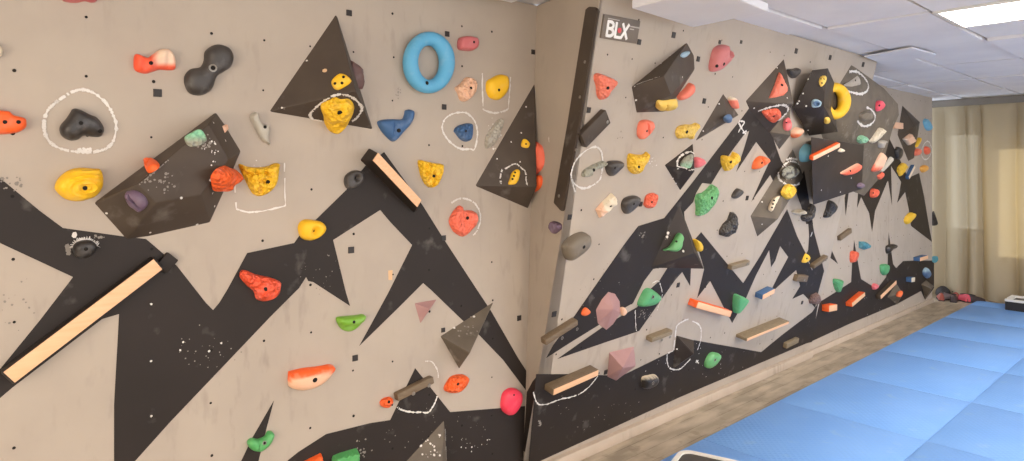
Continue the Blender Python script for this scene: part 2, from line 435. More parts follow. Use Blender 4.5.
for pts in (
 [(749,108),(741,119),(732,130),(691,184),(664,218),(638,226),(625,243),(590,293),(570,322),(553,345),(546,358),(571,342),(597,326),(624,308),(633,303),(644,281),(653,269),(688,262),(684,212),(693,202),(696,193),(702,183),(711,184),(728,156),(746,132),(749,131),(744,148),(736,172),(756,142),(770,160),(763,175),(751,202),(770,175),(773,181),(785,166),(781,161),(774,141),(771,132),(769,120)],
 [(557,359),(606,342),(639,331),(675,280),(682,272),(690,286),(691,265),(669,265),(659,281),(649,290),(637,307),(621,316),(601,328),(581,342)],
 [(701,232),(695,239),(704,269),(697,298),(710,281),(724,308),(732,323),(745,300),(756,275),(769,250),(771,267),(775,261),(780,246),(788,257),(779,274),(772,288),(775,289),(796,270),(800,286),(792,299),(803,294),(808,299),(815,308),(818,293),(824,271),(821,258),(814,232),(812,220),(808,222),(809,236),(808,250),(806,254),(797,236),(787,209),(775,230),(760,256),(743,283)],
 [(536,374),(579,374),(621,376),(668,353),(694,340),(761,352),(783,334),(812,312),(818,303),(812,342),(807,343),(680,397),(540,461),(528,466)],
 [(804,170),(809,200),(813,224),(806,224),(801,206),(795,190)]):
    fillpoly(bmB, PB, pts, 1, .0012)
for pts in (
 [(813,306),(834,293),(851,282),(852,263),(854,240),(858,263),(861,279),(877,289),(886,277),(887.5,265),(888.5,232),(893,264),(896,268),(903,261),(915,260.5),(934,260.5),(934,288),(925,300),(921,291),(897,304),(849,324),(808,343),(800,346)],
 [(858,190),(857,208),(861,197),(869,213),(872,232),(875,211),(887,182),(888,181),(892,206),(891.4,183),(891,166),(898,177),(901,182),(899,194),(897,203),(905,192),(909,211),(911,226),(932,242),(930,232),(924,196),(919,173),(908,178),(900,160),(890,140),(880,120),(858,150)],
 [(844,190),(849,190),(845.5,216)], [(831,249),(829,257),(838,264)]):
    fillpoly(bmC, PC, pts, 1, .0012)
# thin unpainted slivers
ribbon('B', [(808,261),(810,265),(812,270)], .006, 0, 1, 0, .0022)
ribbon('B', [(812,232),(810.5,237)], .008, 2, 1, 0, .0022)
# ---- holes for bolts, 20 cm grid
rnd = random.Random(4)
def holes(bm, pl, u0, u1, v0, v1, uo, vo, step=.2, keep=.8, clipx=None):
    v = vo + math.ceil((v0 - vo) / step) * step
    while v < v1:
        u = uo + math.ceil((u0 - uo) / step) * step
        while u < u1:
            if rnd.random() < keep:
                q = V((u, 0, 0)) + pl.v * v if pl is not PR else V()
                q = V((u + rnd.uniform(-.004, .004), 0, 0)) + pl.v * v
                disc(bm, q, pl.n, rnd.uniform(.0042, .0064), 3, 8, .0024)
            u += step
        v += step
holes(bmA, PA, -.5, 2.42, .1, 2.55, .434, .81, keep=.75)
holes(bmB, PB, XN + .1, XF0 - .05, .2, 2.6, 2.55, .12, keep=.6)
holes(bmC, PC, XF0 + .1, XE - .05, .2, 2.55, 6.1, .12, keep=.7)
# chipped paint spots
for k, pts in (('A', [(388,270.5),(392.5,270),(392,280),(388.2,280)]),): fillpoly(bmA, PA, pts, 4, .0016)
# ---- chalk drawn on the walls
def ch(k, pts, w=.006, closed=False, seed=1, gap=.1): ribbon(k, pts, w, 2, seed, gap, .003, True, closed)
ch('A', [(59,100),(72,92),(82,89.5),(93,93),(104,101),(111,111),(116,125),(113,141),(105,149),(93,152),(80,152),(65,150),(52,144),(45,134),(44,121),(48,110),(55,103)], .006, True, 2)
smear('A', 85, 150, 8, 1.5, 26, 2, 3)
ch('A', [(234,176),(236,209)], .003, False, 3, .3); ch('A', [(236,209),(248,212),(262,211),(285,206)], .004, False, 4, .15); ch('A', [(285,206),(284,163)], .003, False, 5, .3)
ch('A', [(482,73),(482,90),(483,110)], .005, False, 6, .05); ch('A', [(483,110),(493,113),(501,112),(508,109)], .006, False, 6, .05); ch('A', [(508,109),(509,95),(510,77)], .005, False, 7, .05)
ch('A', [(443,122),(448,116),(456,113),(466,113),(473,119),(476,126),(477,136),(474,149),(470,149),(461,149),(452,144),(445,136),(442,129)], .006, True, 8, .05)
ch('A', [(451,203),(458,199),(466,199),(474,203),(479,211),(480,220),(477,230),(473,235)], .006, False, 9, .08)
ch('A', [(397,407),(402,410),(412,412),(421,412),(428,412),(434,404),(437,396)], .005, False, 10, .1)
ch('A', [(425,361),(432,362),(437,370),(438,378)], .004, False, 11, .3)
ch('A', [(73,247),(75,243),(80,240),(88,239.5),(94,243),(97,246)], .012, False, 12, 0)
smear('A', 68, 249, 2, 5, 22, 2, 5, .008); smear('A', 74, 235, 2, 1.5, 9, 2, 6, .008); smear('A', 100, 237, 7, 2, 8, 2, 7)
smear('A', 12, 182, 14, 9, 22, 2, 8); smear('A', 494, 133, 8, 16, 40, 2, 9); smear('A', 362, 452, 10, 16, 26, 2, 10); smear('A', 430, 430, 55, 28, 60, 2, 11, .003)
dots('A', [(151,361),(180,350),(209,351),(151,416),(183,342),(221,343),(151,304)], .0045, 2); smear('A', 190, 345, 30, 25, 10, 2, 13, .003); smear('A', 320, 275, 24, 25, 34, 2, 13, .003); smear('A', 210, 350, 40, 20, 30, 2, 14, .003); smear('A', 470, 447, 30, 10, 22, 2, 15, .004); smear('A', 398, 92, 4, 7, 20, 2, 16, .004); smear('A', 20, 305, 18, 30, 20, 2, 17, .004); smear('A', 260, 165, 10, 6, 8, 2, 18, .003)
ch('B', [(571,178),(573,165),(580,155),(588,149),(596,147),(601,152),(602,165),(600,178),(594,184),(585,188),(577,186)], .007, True, 13, .05); ch('B', [(572,180),(573,186),(575,192)], .006, False, 14, .1)
ch('B', [(598,375),(591,384),(582,392),(570,397),(560,399),(546,404),(537,403),(533,392)], .005, False, 15, .1)
ch('B', [(652,283),(658,281),(661,288),(662,295),(659,303),(657,310)], .004, False, 16, .1); ch('B', [(635,310),(635,320),(636,331)], .004, False, 17, .3); smear('B', 645, 314, 9, 5, 40, 2, 19, .006)
ch('B', [(675,337),(676,327),(681,322),(688,319)], .007, False, 18, 0); ch('B', [(692,321),(699,325),(701,332),(700,341),(697,350)], .006, False, 19, .03); ch('B', [(674,340),(673,350),(667,354),(668,366),(674,369.5),(681,368),(687,362),(690,359)], .006, False, 20, .05)
ch('B', [(739,121),(744,122),(741,127),(738,132)], .007, False, 21, 0); ch('B', [(738,122),(741,128),(745,134)], .007, False, 22, 0); ch('B', [(742,133),(746,131)], .008, False, 22, 0)
smear('B', 642, 234, 4, 4, 18, 2, 20); smear('B', 695, 360, 60, 20, 40, 2, 21, .004); smear('B', 600, 410, 50, 25, 45, 2, 22, .004); smear('B', 600, 300, 22, 40, 34, 2, 23, .004); smear('B', 654, 162, 5, 5, 14, 2, 24, .005); smear('B', 620, 135, 4, 5, 8, 2, 25, .005); smear('B', 539, 423, 2, 4, 14, 2, 26, .007); smear('B', 697, 362, 1.5, 2, 9, 2, 27, .008); smear('B', 808, 318, 3, 8, 14, 2, 28, .006); smear('B', 720, 240, 20, 20, 16, 2, 29, .003)
ch('C', [(923,146),(921,152),(922,157),(925,159.5),(929,157),(931.5,149),(929,142.5),(926,141.5)], .010, True, 23, 0)
smear('C', 880, 306, 40, 10, 24, 2, 30, .006)
# faint chalk tick on the grey return panel
ch('R', [(549,137),(549.5,142)], .004, False, 24, 0)
for k, nm in (('A', 'wall_left'), ('B', 'wall_middle'), ('C', 'wall_right'), ('R', 'wall_return')):
    struct(link(nm, HOST[k]['bm'], WM, None, None, recalc=False))
# ---- baseboards
TRIM = paint('grey_trim_paint', (194, 178, 162), (180, 165, 150), .6, scuff=(110, 100, 90), amt=.5)
bm = bmesh.new(); boxbm(bm, V((XN + .02, -.05, 0)), V((XF0 - XN, 0, 0)), V((0, .05, 0)), V((0, 0, .065)), .004); struct(link('baseboard_middle', bm, TRIM, None, 30))
bm = bmesh.new(); boxbm(bm, V((XF0 + .03, -.018, 0)), V((XE - XF0 - .03, 0, 0)), V((0, .018, 0)), V((0, 0, .05)), .003); struct(link('baseboard_right', bm, TRIM, None, 30))
bm = bmesh.new(); boxbm(bm, V((XL, -.02, 0)), V((2.43 - XL, 0, 0)), V((0, .02, 0)), V((0, 0, .05)), .003); struct(link('baseboard_left', bm, TRIM, None, 30))
# ---- floor: worn brown boards
m, nt, b = newmat('worn_floor'); FLM = m
tc = nt.nodes.new('ShaderNodeTexCoord')
br = N(nt, 'ShaderNodeTexBrick', Scale=1.0); br.inputs['Brick Width'].default_value = .9; br.inputs['Row Height'].default_value = .11; br.inputs['Mortar Size'].default_value = .002
br.inputs['Color1'].default_value = lin((166, 153, 134)); br.inputs['Color2'].default_value = lin((148, 136, 118)); br.inputs['Mortar'].default_value = lin((100, 88, 74))
nt.links.new(tc.outputs['Object'], br.inputs['Vector'])
c = mixc(nt, ramp(nt, noi(nt, 3.5, 8, stretch=(1, 3.5, 1)), .42, .7), br.outputs[0], lin((196, 182, 162)))
c = mixc(nt, ramp(nt, noi(nt, 9, 6), .6, .8), c, lin((122, 106, 88)))
nt.links.new(c, b.inputs['Base Color']); b.inputs['Roughness'].default_value = .42
bump(nt, b, noi(nt, 30, 5), .15)
bm = bmesh.new(); boxbm(bm, V((-2.5, -6.2, -.08)), V((13.3, 0, 0)), V((0, 6.9, 0)), V((0, 0, .08))); struct(link('floor', bm, FLM))
# ---- ceiling boards with open joints, each lying a little out of level
m, nt, b = newmat('white_ceiling_board'); CEM = m
nt.links.new(mixc(nt, ramp(nt, noi(nt, 2.2, 4), .35, .7), lin((232, 232, 238)), lin((222, 222, 230))), b.inputs['Base Color']); b.inputs['Roughness'].default_value = .9
bump(nt, b, noi(nt, 220, 2), .2)
m, nt, b = newmat('dark_ceiling_void'); VOIDM = m
b.inputs['Base Color'].default_value = lin((70, 68, 68)); b.inputs['Roughness'].default_value = .9
LAMPS = [(4.66, -2.02), (7.06, -2.02), (2.26, -4.42), (4.66, -4.42), (7.06, -4.42), (-.14, -4.42)]
bm = bmesh.new(); rnd = random.Random(11)
TX, TY = 1.2, .6
x = -2.5 + .02
xs = [4.36 + TX * k for k in range(-6, 6)]
ys = [-1.42 - TY * k for k in range(-4, 9)]
for x in xs:
    for y in ys:
        if any(x - .001 < lx - .29 < x + TX and abs(ly - (y - TY / 2)) < .5 for lx, ly in LAMPS):
            # the lamp takes the first half of the module
            x0 = x + .6; w = TX - .6
        else: x0, w = x, TX
        sag = rnd.choice((0, 0, .008, .016)); zo = [max(-.012, rnd.uniform(.0, .012) - sag) for _ in range(4)]; g = .012
        if x0 + w > 10.6: w = 10.6 - x0
        if w < .05: continue
        cs = [(x0 + g, y - TY + g), (x0 + w - g, y - TY + g), (x0 + w - g, y - g), (x0 + g, y - g)]
        lo = [bm.verts.new((p[0], p[1], HC + q)) for p, q in zip(cs, zo)]; hi = [bm.verts.new((p[0], p[1], HC + .03)) for p in cs]
        bm.faces.new(lo); bm.faces.new(hi[::-1])
        for i in range(4): bm.faces.new([lo[i], hi[i], hi[(i + 1) % 4], lo[(i + 1) % 4]])
bmesh.ops.recalc_face_normals(bm, faces=bm.faces)
n0 = len(bm.faces)
boxbm(bm, V((-2.8, -6.6, HC + .06)), V((13.5, 0, 0)), V((0, 7.8, 0)), V((0, 0, .05)), 0, 1)
struct(link('ceiling', bm, [CEM, VOIDM]))
# ---- ceiling lamps: flush 60 x 120 panels
def diffuser(name, col, s):
    m, nt, b = newmat(name)
    b.inputs['Base Color'].default_value = (.9, .9, .9, 1); b.inputs['Emission Color'].default_value = col; b.inputs['Emission Strength'].default_value = s
    return m
DCOOL = diffuser('neutral_lamp_diffuser', (1, .90, .78, 1), 8.3); DWARM = diffuser('warm_lamp_diffuser', (1, .76, .52, 1), 22.5)
DDIM = diffuser('dim_warm_lamp_diffuser', (1, .76, .53, 1), 2.5)
DIFS = [DCOOL, DCOOL, DWARM, DCOOL, DCOOL, DDIM]
LFR = plastic('white_metal_frame', (225, 225, 225), .4, dust=0, grain=0)
names = ['lit ceiling lamp panel above the blue mats', 'lit ceiling lamp panel farther along, near the curtain', 'lit ceiling lamp panel behind the camera', 'lit ceiling lamp panel across the room', 'lit ceiling lamp panel in the far corner of the room', 'lit ceiling lamp panel in the near corner of the room']
def lamp(lx, ly, lab, DIF):
    e = tag(empty('ceiling_lamp', (lx, ly, HC)), lab, 'lamp', 'ceiling lamp panels')
    bm = bmesh.new(); w, l, t = .59, 1.19, .025
    for o, ax, ay in ((V((lx - w / 2, ly - l / 2, HC - .008)), V((w, 0, 0)), V((0, t, 0))), (V((lx - w / 2, ly + l / 2 - t, HC - .008)), V((w, 0, 0)), V((0, t, 0))),
                      (V((lx - w / 2, ly - l / 2 + t, HC - .008)), V((t, 0, 0)), V((0, l - 2 * t, 0))), (V((lx + w / 2 - t, ly - l / 2 + t, HC - .008)), V((t, 0, 0)), V((0, l - 2 * t, 0)))):
        boxbm(bm, o, ax, ay, V((0, 0, .06)))
    link('lamp_frame', bm, LFR, e)
    bm = bmesh.new(); boxbm(bm, V((lx - w / 2 + t, ly - l / 2 + t, HC - .003)), V((w - 2 * t, 0, 0)), V((0, l - 2 * t, 0)), V((0, 0, .02))); link('diffuser', bm, DIF, e)
for (lx, ly), lab, df in zip(LAMPS, names, DIFS): lamp(lx, ly, lab, df)
# ---- dropped panels under the ceiling
def panel(label, pts, z0, z1, mat=None):
    bm = bmesh.new(); lo = [V((x, y, z0)) for x, y in pts]; hi = [V((x, y, z1)) for x, y in pts]; slab(bm, lo, hi)
    bmesh.ops.bevel(bm, geom=list(bm.edges), offset=.004, segments=1, affect='EDGES')
    tag(link('ceiling_panel', bm, mat or CEM), label, 'ceiling panel', 'ceiling panels hanging below the boards')
def ceil_pt(px, py, z): d = ray(px, py); q = CAM + d * ((z - CAM.z) / d.z); return (q.x, q.y)
panel('square white panel hanging below the ceiling beside the sign', [(2.46, -1.14), (3.04, -1.10), (3.08, -.66), (2.50, -.70)], 2.45, 2.49)
panel('thin white board sagging below the ceiling over the left wall', [(1.55, -.72), (2.28, -.72), (2.28, -.10), (1.55, -.10)], HC - .05, HC - .02)
NWM = paint('added_near_wall_plaster', (206, 196, 180), (196, 186, 170), .8)
bm = bmesh.new()
for y0, y1, z0, z1 in ((-6.2, -5.6, 0, HC), (-1.3, .12, 0, HC), (-5.6, -1.3, 0, .5), (-5.6, -1.3, 2.15, HC)): boxbm(bm, V((-2.62, y0, z0)), V((.12, 0, 0)), V((0, y1 - y0, 0)), V((0, 0, z1 - z0)))
struct(link('wall_near_added', bm, NWM))  # unseen wall added to keep bluish sky light off the left side
panel('beige board hanging loose below the ceiling at the far end of the leaning wall', [ceil_pt(*p, HC - .024) for p in ((864,57),(912,48),(936,55),(884,65))], HC - .024, HC - .012)
# ---- far wall with two windows behind the curtain
XC = 10.05; XW = 10.42
FWM = paint('far_wall_plaster', (196, 186, 168), (184, 174, 156), .8)
bm = bmesh.new()
wins = [(-.36, .06, .83, 2.2), (-2.9, -.46, .49, 2.0)]
def wallrect(y0, y1, z0, z1): boxbm(bm, V((XW, y0, z0)), V((.15, 0, 0)), V((0, y1 - y0, 0)), V((0, 0, z1 - z0)))
wallrect(-6.2, -2.9, 0, HC); wallrect(-.46, -.36, 0, HC); wallrect(.06, .7, 0, HC)
for y0, y1, z0, z1 in wins: wallrect(y0, y1, 0, z0); wallrect(y0, y1, z1, HC)
struct(link('wall_far', bm, FWM))
def pane_mat(name, c1, s):
    m, nt, b = newmat(name)
    b.inputs['Base Color'].default_value = (.02, .02, .02, 1); b.inputs['Roughness'].default_value = .1
    b.inputs['Emission Color'].default_value = c1; b.inputs['Emission Strength'].default_value = s
    return m
for i, ((y0, y1, z0, z1), mm) in enumerate(zip(wins, (pane_mat('daylight_pane', (.95, .92, .80, 1), .5), pane_mat('warm_lit_pane', (1.0, .78, .42, 1), .8)))):
    bm = bmesh.new(); fr = .06
    for o, ay, az in ((V((XW - .02, y0, z0)), V((0, y1 - y0, 0)), V((0, 0, fr))), (V((XW - .02, y0, z1 - fr)), V((0, y1 - y0, 0)), V((0, 0, fr))), (V((XW - .02, y0, z0)), V((0, fr, 0)), V((0, 0, z1 - z0))), (V((XW - .02, y1 - fr, z0)), V((0, fr, 0)), V((0, 0, z1 - z0)))):
        boxbm(bm, o, V((.06, 0, 0)), ay, az)
    w = struct(link('window_%d' % (i + 1), bm, LFR))
    bm = bmesh.new(); boxbm(bm, V((XW + .06, y0, z0)), V((.01, 0, 0)), V((0, y1 - y0, 0)), V((0, 0, z1 - z0))); link('pane', bm, mm, w)
# unseen window added behind the camera; its glow brightens the grey return panel
bm = bmesh.new()
for y0, y1, z0, z1 in ((-5.6, -1.3, .5, .56), (-5.6, -1.3, 2.09, 2.15), (-5.6, -5.54, .56, 2.09), (-1.36, -1.3, .56, 2.09), (-4.2, -4.14, .56, 2.09), (-2.76, -2.70, .56, 2.09)): boxbm(bm, V((-2.56, y0, z0)), V((.07, 0, 0)), V((0, y1 - y0, 0)), V((0, 0, z1 - z0)))
w = struct(link('window_3', bm, LFR))
bm = bmesh.new(); boxbm(bm, V((-2.58, -5.6, .5)), V((.01, 0, 0)), V((0, 4.3, 0)), V((0, 0, 1.65))); link('pane', bm, pane_mat('added_fill_pane', (1.0, .86, .68, 1), 3.9), w)
# ---- curtain
m, nt, b = newmat('sheer_beige_curtain'); CUM = m
out = nt.nodes['Material Output']; nt.nodes.remove(b)
df = N(nt, 'ShaderNodeBsdfDiffuse', Color=lin((186, 173, 150))); tr = N(nt, 'ShaderNodeBsdfTranslucent', Color=lin((206, 196, 172))); tp = N(nt, 'ShaderNodeBsdfTransparent', Color=(.95, .93, .88, 1))
mx = N(nt, 'ShaderNodeMixShader', Fac=.34); mx2 = N(nt, 'ShaderNodeMixShader', Fac=.12)
nt.links.new(df.outputs[0], mx.inputs[1]); nt.links.new(tr.outputs[0], mx.inputs[2]); nt.links.new(mx.outputs[0], mx2.inputs[1]); nt.links.new(tp.outputs[0], mx2.inputs[2]); nt.links.new(mx2.outputs[0], out.inputs[0])
bm = bmesh.new(); rnd = random.Random(8); NY = 340; rows = []; y0, y1 = .55, -3.6
ph = 0; phs = []
for i in range(NY + 1):
    ph += .105 * 6.2832 * (1 + .5 * math.sin(i * .11) + .35 * math.sin(i * .047 + 1)) * .62; phs.append(ph)
ZS = [.035, .3, .8, 1.3, 1.8, 2.2, 2.40, 2.47, 2.555]
for k, z in enumerate(ZS):
    r = []
    for i in range(NY + 1):
        y = y0 + (y1 - y0) * i / NY; t = z / 2.55
        am = (.062 - .022 * t) * (1 if k < len(ZS) - 2 else .35)
        s_ = math.sin(phs[i]); dx = am * (1.5 * (1 - abs(math.sin(phs[i] / 2))) ** 1.0 * 2 - 1.2) + .018 * math.sin(phs[i] * .37 + z * .5)
        r.append(bm.verts.new((XC + dx, y + .012 * math.sin(z * 1.7 + i * .05) + .012 * math.cos(phs[i]), z)))
    rows.append(r)
for a, bb in zip(rows, rows[1:]):
    for i in range(NY): bm.faces.new([a[i], a[i + 1], bb[i + 1], bb[i]])
cu = empty('curtain', (XC, -1.5, 0)); tag(cu, 'sheer beige pleated curtain hanging across the far window wall', 'curtain')
link('curtain_fabric', bm, CUM, cu, 180)
HDM = paint('grey_header_tape', (124, 118, 110), (114, 108, 100), .8)
bm = bmesh.new(); boxbm(bm, V((XC - .06, y1, 2.50)), V((.02, 0, 0)), V((0, y0 - y1, 0)), V((0, 0, .085)), .003); link('header_band', bm, HDM, cu)
bm = bmesh.new(); boxbm(bm, V((XC - .035, y1, 2.555)), V((.05, 0, 0)), V((0, y0 - y1, 0)), V((0, 0, .04)), .003); link('curtain_rail', bm, HDM, cu)
# ---- blue floor mats, one metre squares
m, nt, b = newmat('blue_foam_mat'); MAT = m
c = mixc(nt, ramp(nt, noi(nt, 1.6, 5, co='Object'), .35, .7), lin((112, 164, 234)), lin((122, 172, 238)))
c = mixc(nt, ramp(nt, noi(nt, 7, 6), .62, .85), c, lin((142, 182, 224)))
nt.links.new(c, b.inputs['Base Color']); b.inputs['Roughness'].default_value = .6
tc = nt.nodes.new('ShaderNodeTexCoord'); hs = []
for ang in (45, -45):
    mp = nt.nodes.new('ShaderNodeMapping'); mp.inputs['Rotation'].default_value = (0, 0, math.radians(ang)); nt.links.new(tc.outputs['Object'], mp.inputs[0])
    w = N(nt, 'ShaderNodeTexWave', Scale=10.0); w.bands_direction = 'X'; nt.links.new(mp.outputs[0], w.inputs['Vector']); hs.append(w.outputs['Fac'])
mm = nt.nodes.new('ShaderNodeMath'); mm.operation = 'MAXIMUM'; nt.links.new(hs[0], mm.inputs[0]); nt.links.new(hs[1], mm.inputs[1])
bump(nt, b, mm.outputs[0], .42, .0035)
ordn = ['nearest', 'second', 'third', 'fourth', 'fifth', 'sixth', 'seventh', 'farthest']
ym = [-.385, -1.325, -2.325]
for r_ in range(2):
    for k in range(8):
        if r_ == 1 and k < 1: continue
        xa = 2.62 + k; bm = bmesh.new(); g = .0013; xw = 1 if k < 7 else .37
        boxbm(bm, V((xa + g, ym[r_ + 1] + g, .0)), V((xw - 2 * g, 0, 0)), V((0, ym[r_] - ym[r_ + 1] - 2 * g, 0)), V((0, 0, .022)), .0025)
        o = link('floor_mat', bm, MAT, None, 30)
        tag(o, ('blue foam mat in the row along the bare floor strip, %s from the camera' if r_ == 0 else 'blue foam mat in the outer row away from the wall, %s from the camera') % ordn[k - (1 if r_ else 0)] if not (r_ == 1 and k == 7) else 'blue foam mat strip in the outer row away from the wall, under the black box', 'floor mat', 'blue foam floor mats')
# ---- low black box with a white rim, far right; rounded white-rimmed tray at the bottom edge
BLK = plastic('black_board_edge', (40, 38, 38), .5, dust=0); WHT = plastic('white_rim', (236, 234, 228), .5, dust=0); GRYT = plastic('grey_tray_bottom', (74, 70, 66), .6, dust=0)
def rrect(c, ax, ay, hx, hy, r, n=6):
    out = []
    for sx, sy, a in ((1, 1, 0), (-1, 1, 1), (-1, -1, 2), (1, -1, 3)):
        for i in range(n + 1):
            t = math.pi / 2 * (a + i / n); out.append(c + ax * (sx * (hx - r) + r * math.cos(t)) + ay * (sy * (hy - r) + r * math.sin(t)))
    return out
def tray(name, label, cat, c, ax, ay, hx, hy, r, h, rimw, z0=.023):
    e = tag(empty(name, V((c.x, c.y, z0))), label, cat)
    up = V((0, 0, 1)); base = V((c.x, c.y, z0))
    def ring(hx, hy, r, z): return [p + up * z for p in rrect(base, ax, ay, hx, hy, max(r, .004))]
    bm = bmesh.new(); slab(bm, ring(hx, hy, r, 0), ring(hx, hy, r, h * .8)); link('body', bm, BLK, e, 30)
    bm = bmesh.new(); rs = [[bm.verts.new(p) for p in ring(*q)] for q in ((hx, hy, r, h * .8), (hx + .004, hy + .004, r, h * .84), (hx + .004, hy + .004, r, h), (hx - rimw, hy - rimw, r - rimw, h), (hx - rimw, hy - rimw, r - rimw, h * .8))]
    K = len(rs[0])
    for i in range(len(rs) - 1):
        for j in range(K): bm.faces.new([rs[i][j], rs[i][(j + 1) % K], rs[i + 1][(j + 1) % K], rs[i + 1][j]])
    link('rim', bm, WHT, e, 40)
    bm = bmesh.new(); slab(bm, ring(hx - rimw, hy - rimw, r - rimw, h * .8), ring(hx - rimw, hy - rimw, r - rimw, h * .84)); link('top_panel', bm, GRYT, e, 30)
tray('low_box', 'low black box with a white rim on the mats in front of the curtain', 'box', V((9.76, -1.17, 0)), V((1, 0, 0)), V((0, 1, 0)), .19, .42, .012, .125, .05)
P0 = FLOOR.hit(683, 450, .075); P1 = FLOOR.hit(742, 463, .075)
d1 = (P1 - P0); d1.z = 0; d1.normalize(); d2 = V((d1.y, -d1.x, 0))
if d2.dot(CAM - P0) < 0: d2 = -d2
tray('rounded_tray', 'dark tray with a rounded white rim on the mat at the bottom edge', 'tray', P0 + d1 * .29 + d2 * .19, d1, d2, .30, .20, .075, .055, .022)
# ---- climbing shoes heaped in the corner
def shoe(label, px, py, ang, mat, sole, z=.0):
    q = FLOOR.hit(px, py); c = V((q.x, q.y, z))
    e = tag(empty('climbing_shoe', c), label, 'climbing shoe', 'climbing shoes heaped in the corner')
    R = Matrix.Rotation(ang, 3, 'Z')
    SEC = [(-.13, .025, .075), (-.11, .034, .092), (-.06, .036, .085), (-.01, .036, .070), (.04, .044, .058), (.09, .046, .042), (.12, .034, .030), (.138, .012, .018)]
    bm = bmesh.new(); rs = []
    for x, w, h in SEC:
        r = []
        for j in range(12):
            a = math.pi * j / 11; r.append(bm.verts.new(c + R @ V((x, w * math.cos(a), .010 + h * math.sin(a) ** .8))))
        rs.append(r)
    for a, b_ in zip(rs, rs[1:]):
        for j in range(11): bm.faces.new([a[j], a[j + 1], b_[j + 1], b_[j]])
    bm.faces.new(rs[0]); bm.faces.new(rs[-1][::-1])
    bmesh.ops.holes_fill(bm, edges=[x for x in bm.edges if x.is_boundary], sides=0)
    link('upper', bm, mat, e, 50)
    bm = bmesh.new(); o = [(x, w + .004) for x, w, h in SEC]; ol = [(x, w) for x, w in o] + [(x, -w) for x, w in reversed(o)]
    slab(bm, [c + R @ V((x, y, 0)) for x, y in ol], [c + R @ V((x, y, .014)) for x, y in ol]); link('sole', bm, sole, e, 30)
    bm = bmesh.new(); boxbm(bm, c + R @ V((-.045, -.03, .088)), R @ V((.03, 0, -.006)), R @ V((0, .06, 0)), V((0, 0, .012)), .003); link('strap', bm, sole, e, 30)
SB = plastic('black_shoe_rubber', (34, 30, 32), .6, dust=0); SD = plastic('dark_shoe_leather', (66, 54, 56), .6, dust=.1); SP = plastic('pink_shoe_leather', (214, 84, 100), .6, dust=.1); SG = plastic('grey_shoe_fabric', (126, 112, 116), .7, dust=.1); SR = plastic('red_brown_shoe_leather', (150, 74, 62), .6, dust=.1)
for a in (('dark climbing shoe against the end of the wall, leftmost of the heap', 941, 299.5, .3, SR, SB), ('grey climbing shoe second from the wall end in the heap', 948, 299.5, -.5, SG, SB), ('black climbing shoe in the middle of the heap', 954, 301, .2, SD, SB),
          ('pink climbing shoe left of the other pink one', 961, 300.5, .9, SP, SB), ('pink climbing shoe nearer the mats', 968, 301, .2, SP, SB), ('dark climbing shoe at the right end of the heap beside the mats', 975, 302, -.6, SD, SB), ('red brown climbing shoe at the back of the heap', 954, 298.5, .5, SR, SB)): shoe(*a)
bm = bmesh.new(); q = FLOOR.hit(943, 298)
rs = []
for k in range(9):
    t = k / 8; r = .085 * math.sin(math.pi * min(.97, .16 + .8 * t)) ** .6
    rs.append([bm.verts.new(V((q.x, q.y, .004)) + V((r * 1.2 * math.cos(a * .5236) + .03 * noise.noise(V((a, k, 1))), r * math.sin(a * .5236) + .02 * noise.noise(V((a, k, 5))), .15 * t))) for a in range(12)])
for a, b_ in zip(rs, rs[1:]):
    for j in range(12): bm.faces.new([a[j], a[(j + 1) % 12], b_[(j + 1) % 12], b_[j]])
bm.faces.new(rs[0][::-1]); bm.faces.new(rs[-1])
tag(link('cloth_bag', bm, SB, None, 60), 'slumped black cloth bag behind the shoes at the wall end', 'bag')
# ================================================================ wooden volumes (vertex = px, py, height over the wall)
volume('VA1', 'big black pyramid volume left of the blue ring, carrying a yellow hold ringed in chalk', 'A', [(336,13,0),(268,112,0),(373,130,0),(356,91,.19)], [(0,1,3),(1,2,3),(2,0,3)], VOLK)
volume('VA2', 'black pyramid volume in the corner of the left wall with a small yellow oval hold', 'A', [(535,81,0),(474,186,0),(528,209,0),(537,187,.12)], [(0,1,3),(1,2,3),(2,0,3)], VOLK)
volume('VA3', 'long black faceted slab volume on the left wall with purple and orange holds', 'A',
       [(93,203,0),(126,240,0),(148,237,0),(210,223,0),(224,192,0),(241,151,0),(224,123,0),(216,112,0),(138,184,.13),(209,124,.13),(229,160,.12),(201,195,.13),(156,203,.13)],
       [(0,8,9,7),(8,12,11,10,9),(9,10,6,7),(10,5,6),(10,11,4,5),(11,3,4),(11,12,2,3),(12,8,0),(12,0,1),(12,1,2)], VOLK)
volume('VA4', 'dusty olive pyramid volume low on the left wall with a black lower side', 'A', [(494,301,0),(440,336,0),(459,369,0),(470,353,.14)], [(0,1,3),(1,2,3),(2,0,3)], VOLO, .004)
volume('VA5', 'dusty olive triangular volume at the bottom edge of the left wall', 'A', [(444,419,0),(396,471,0),(448,474,0),(442,470,.10)], [(0,1,3),(1,2,3),(2,0,3)], VOLO, .004)
volume('VA6', 'small mauve triangular volume on the left wall above the olive pyramid', 'A', [(414,303,0),(437,299,0),(420,324,0),(430,309,.05)], [(0,2,3),(2,1,3),(1,0,3)], MAUVE, .003)
volume('VB1', 'big black faceted volume high on the leaning wall, left of the rose cup hold', 'B',
       [(631,87,0),(687,42,0),(694,55,0),(695,69,0),(668,110,0),(664,112,0),(636,113,0),(664,76,.13),(671,95,.13)],
       [(0,7,1),(1,7,2),(2,7,8,3),(3,8,4),(4,8,5),(5,8,6),(6,8,7,0)], VOLK)
volume('VB3', 'flat black triangular volume with a blue hold, right of the big faceted volume', 'B', [(723,93,0),(739,115,0),(694,142,0),(727,117,.05)], [(0,1,3),(1,2,3),(2,0,3)], VOLK, .004)
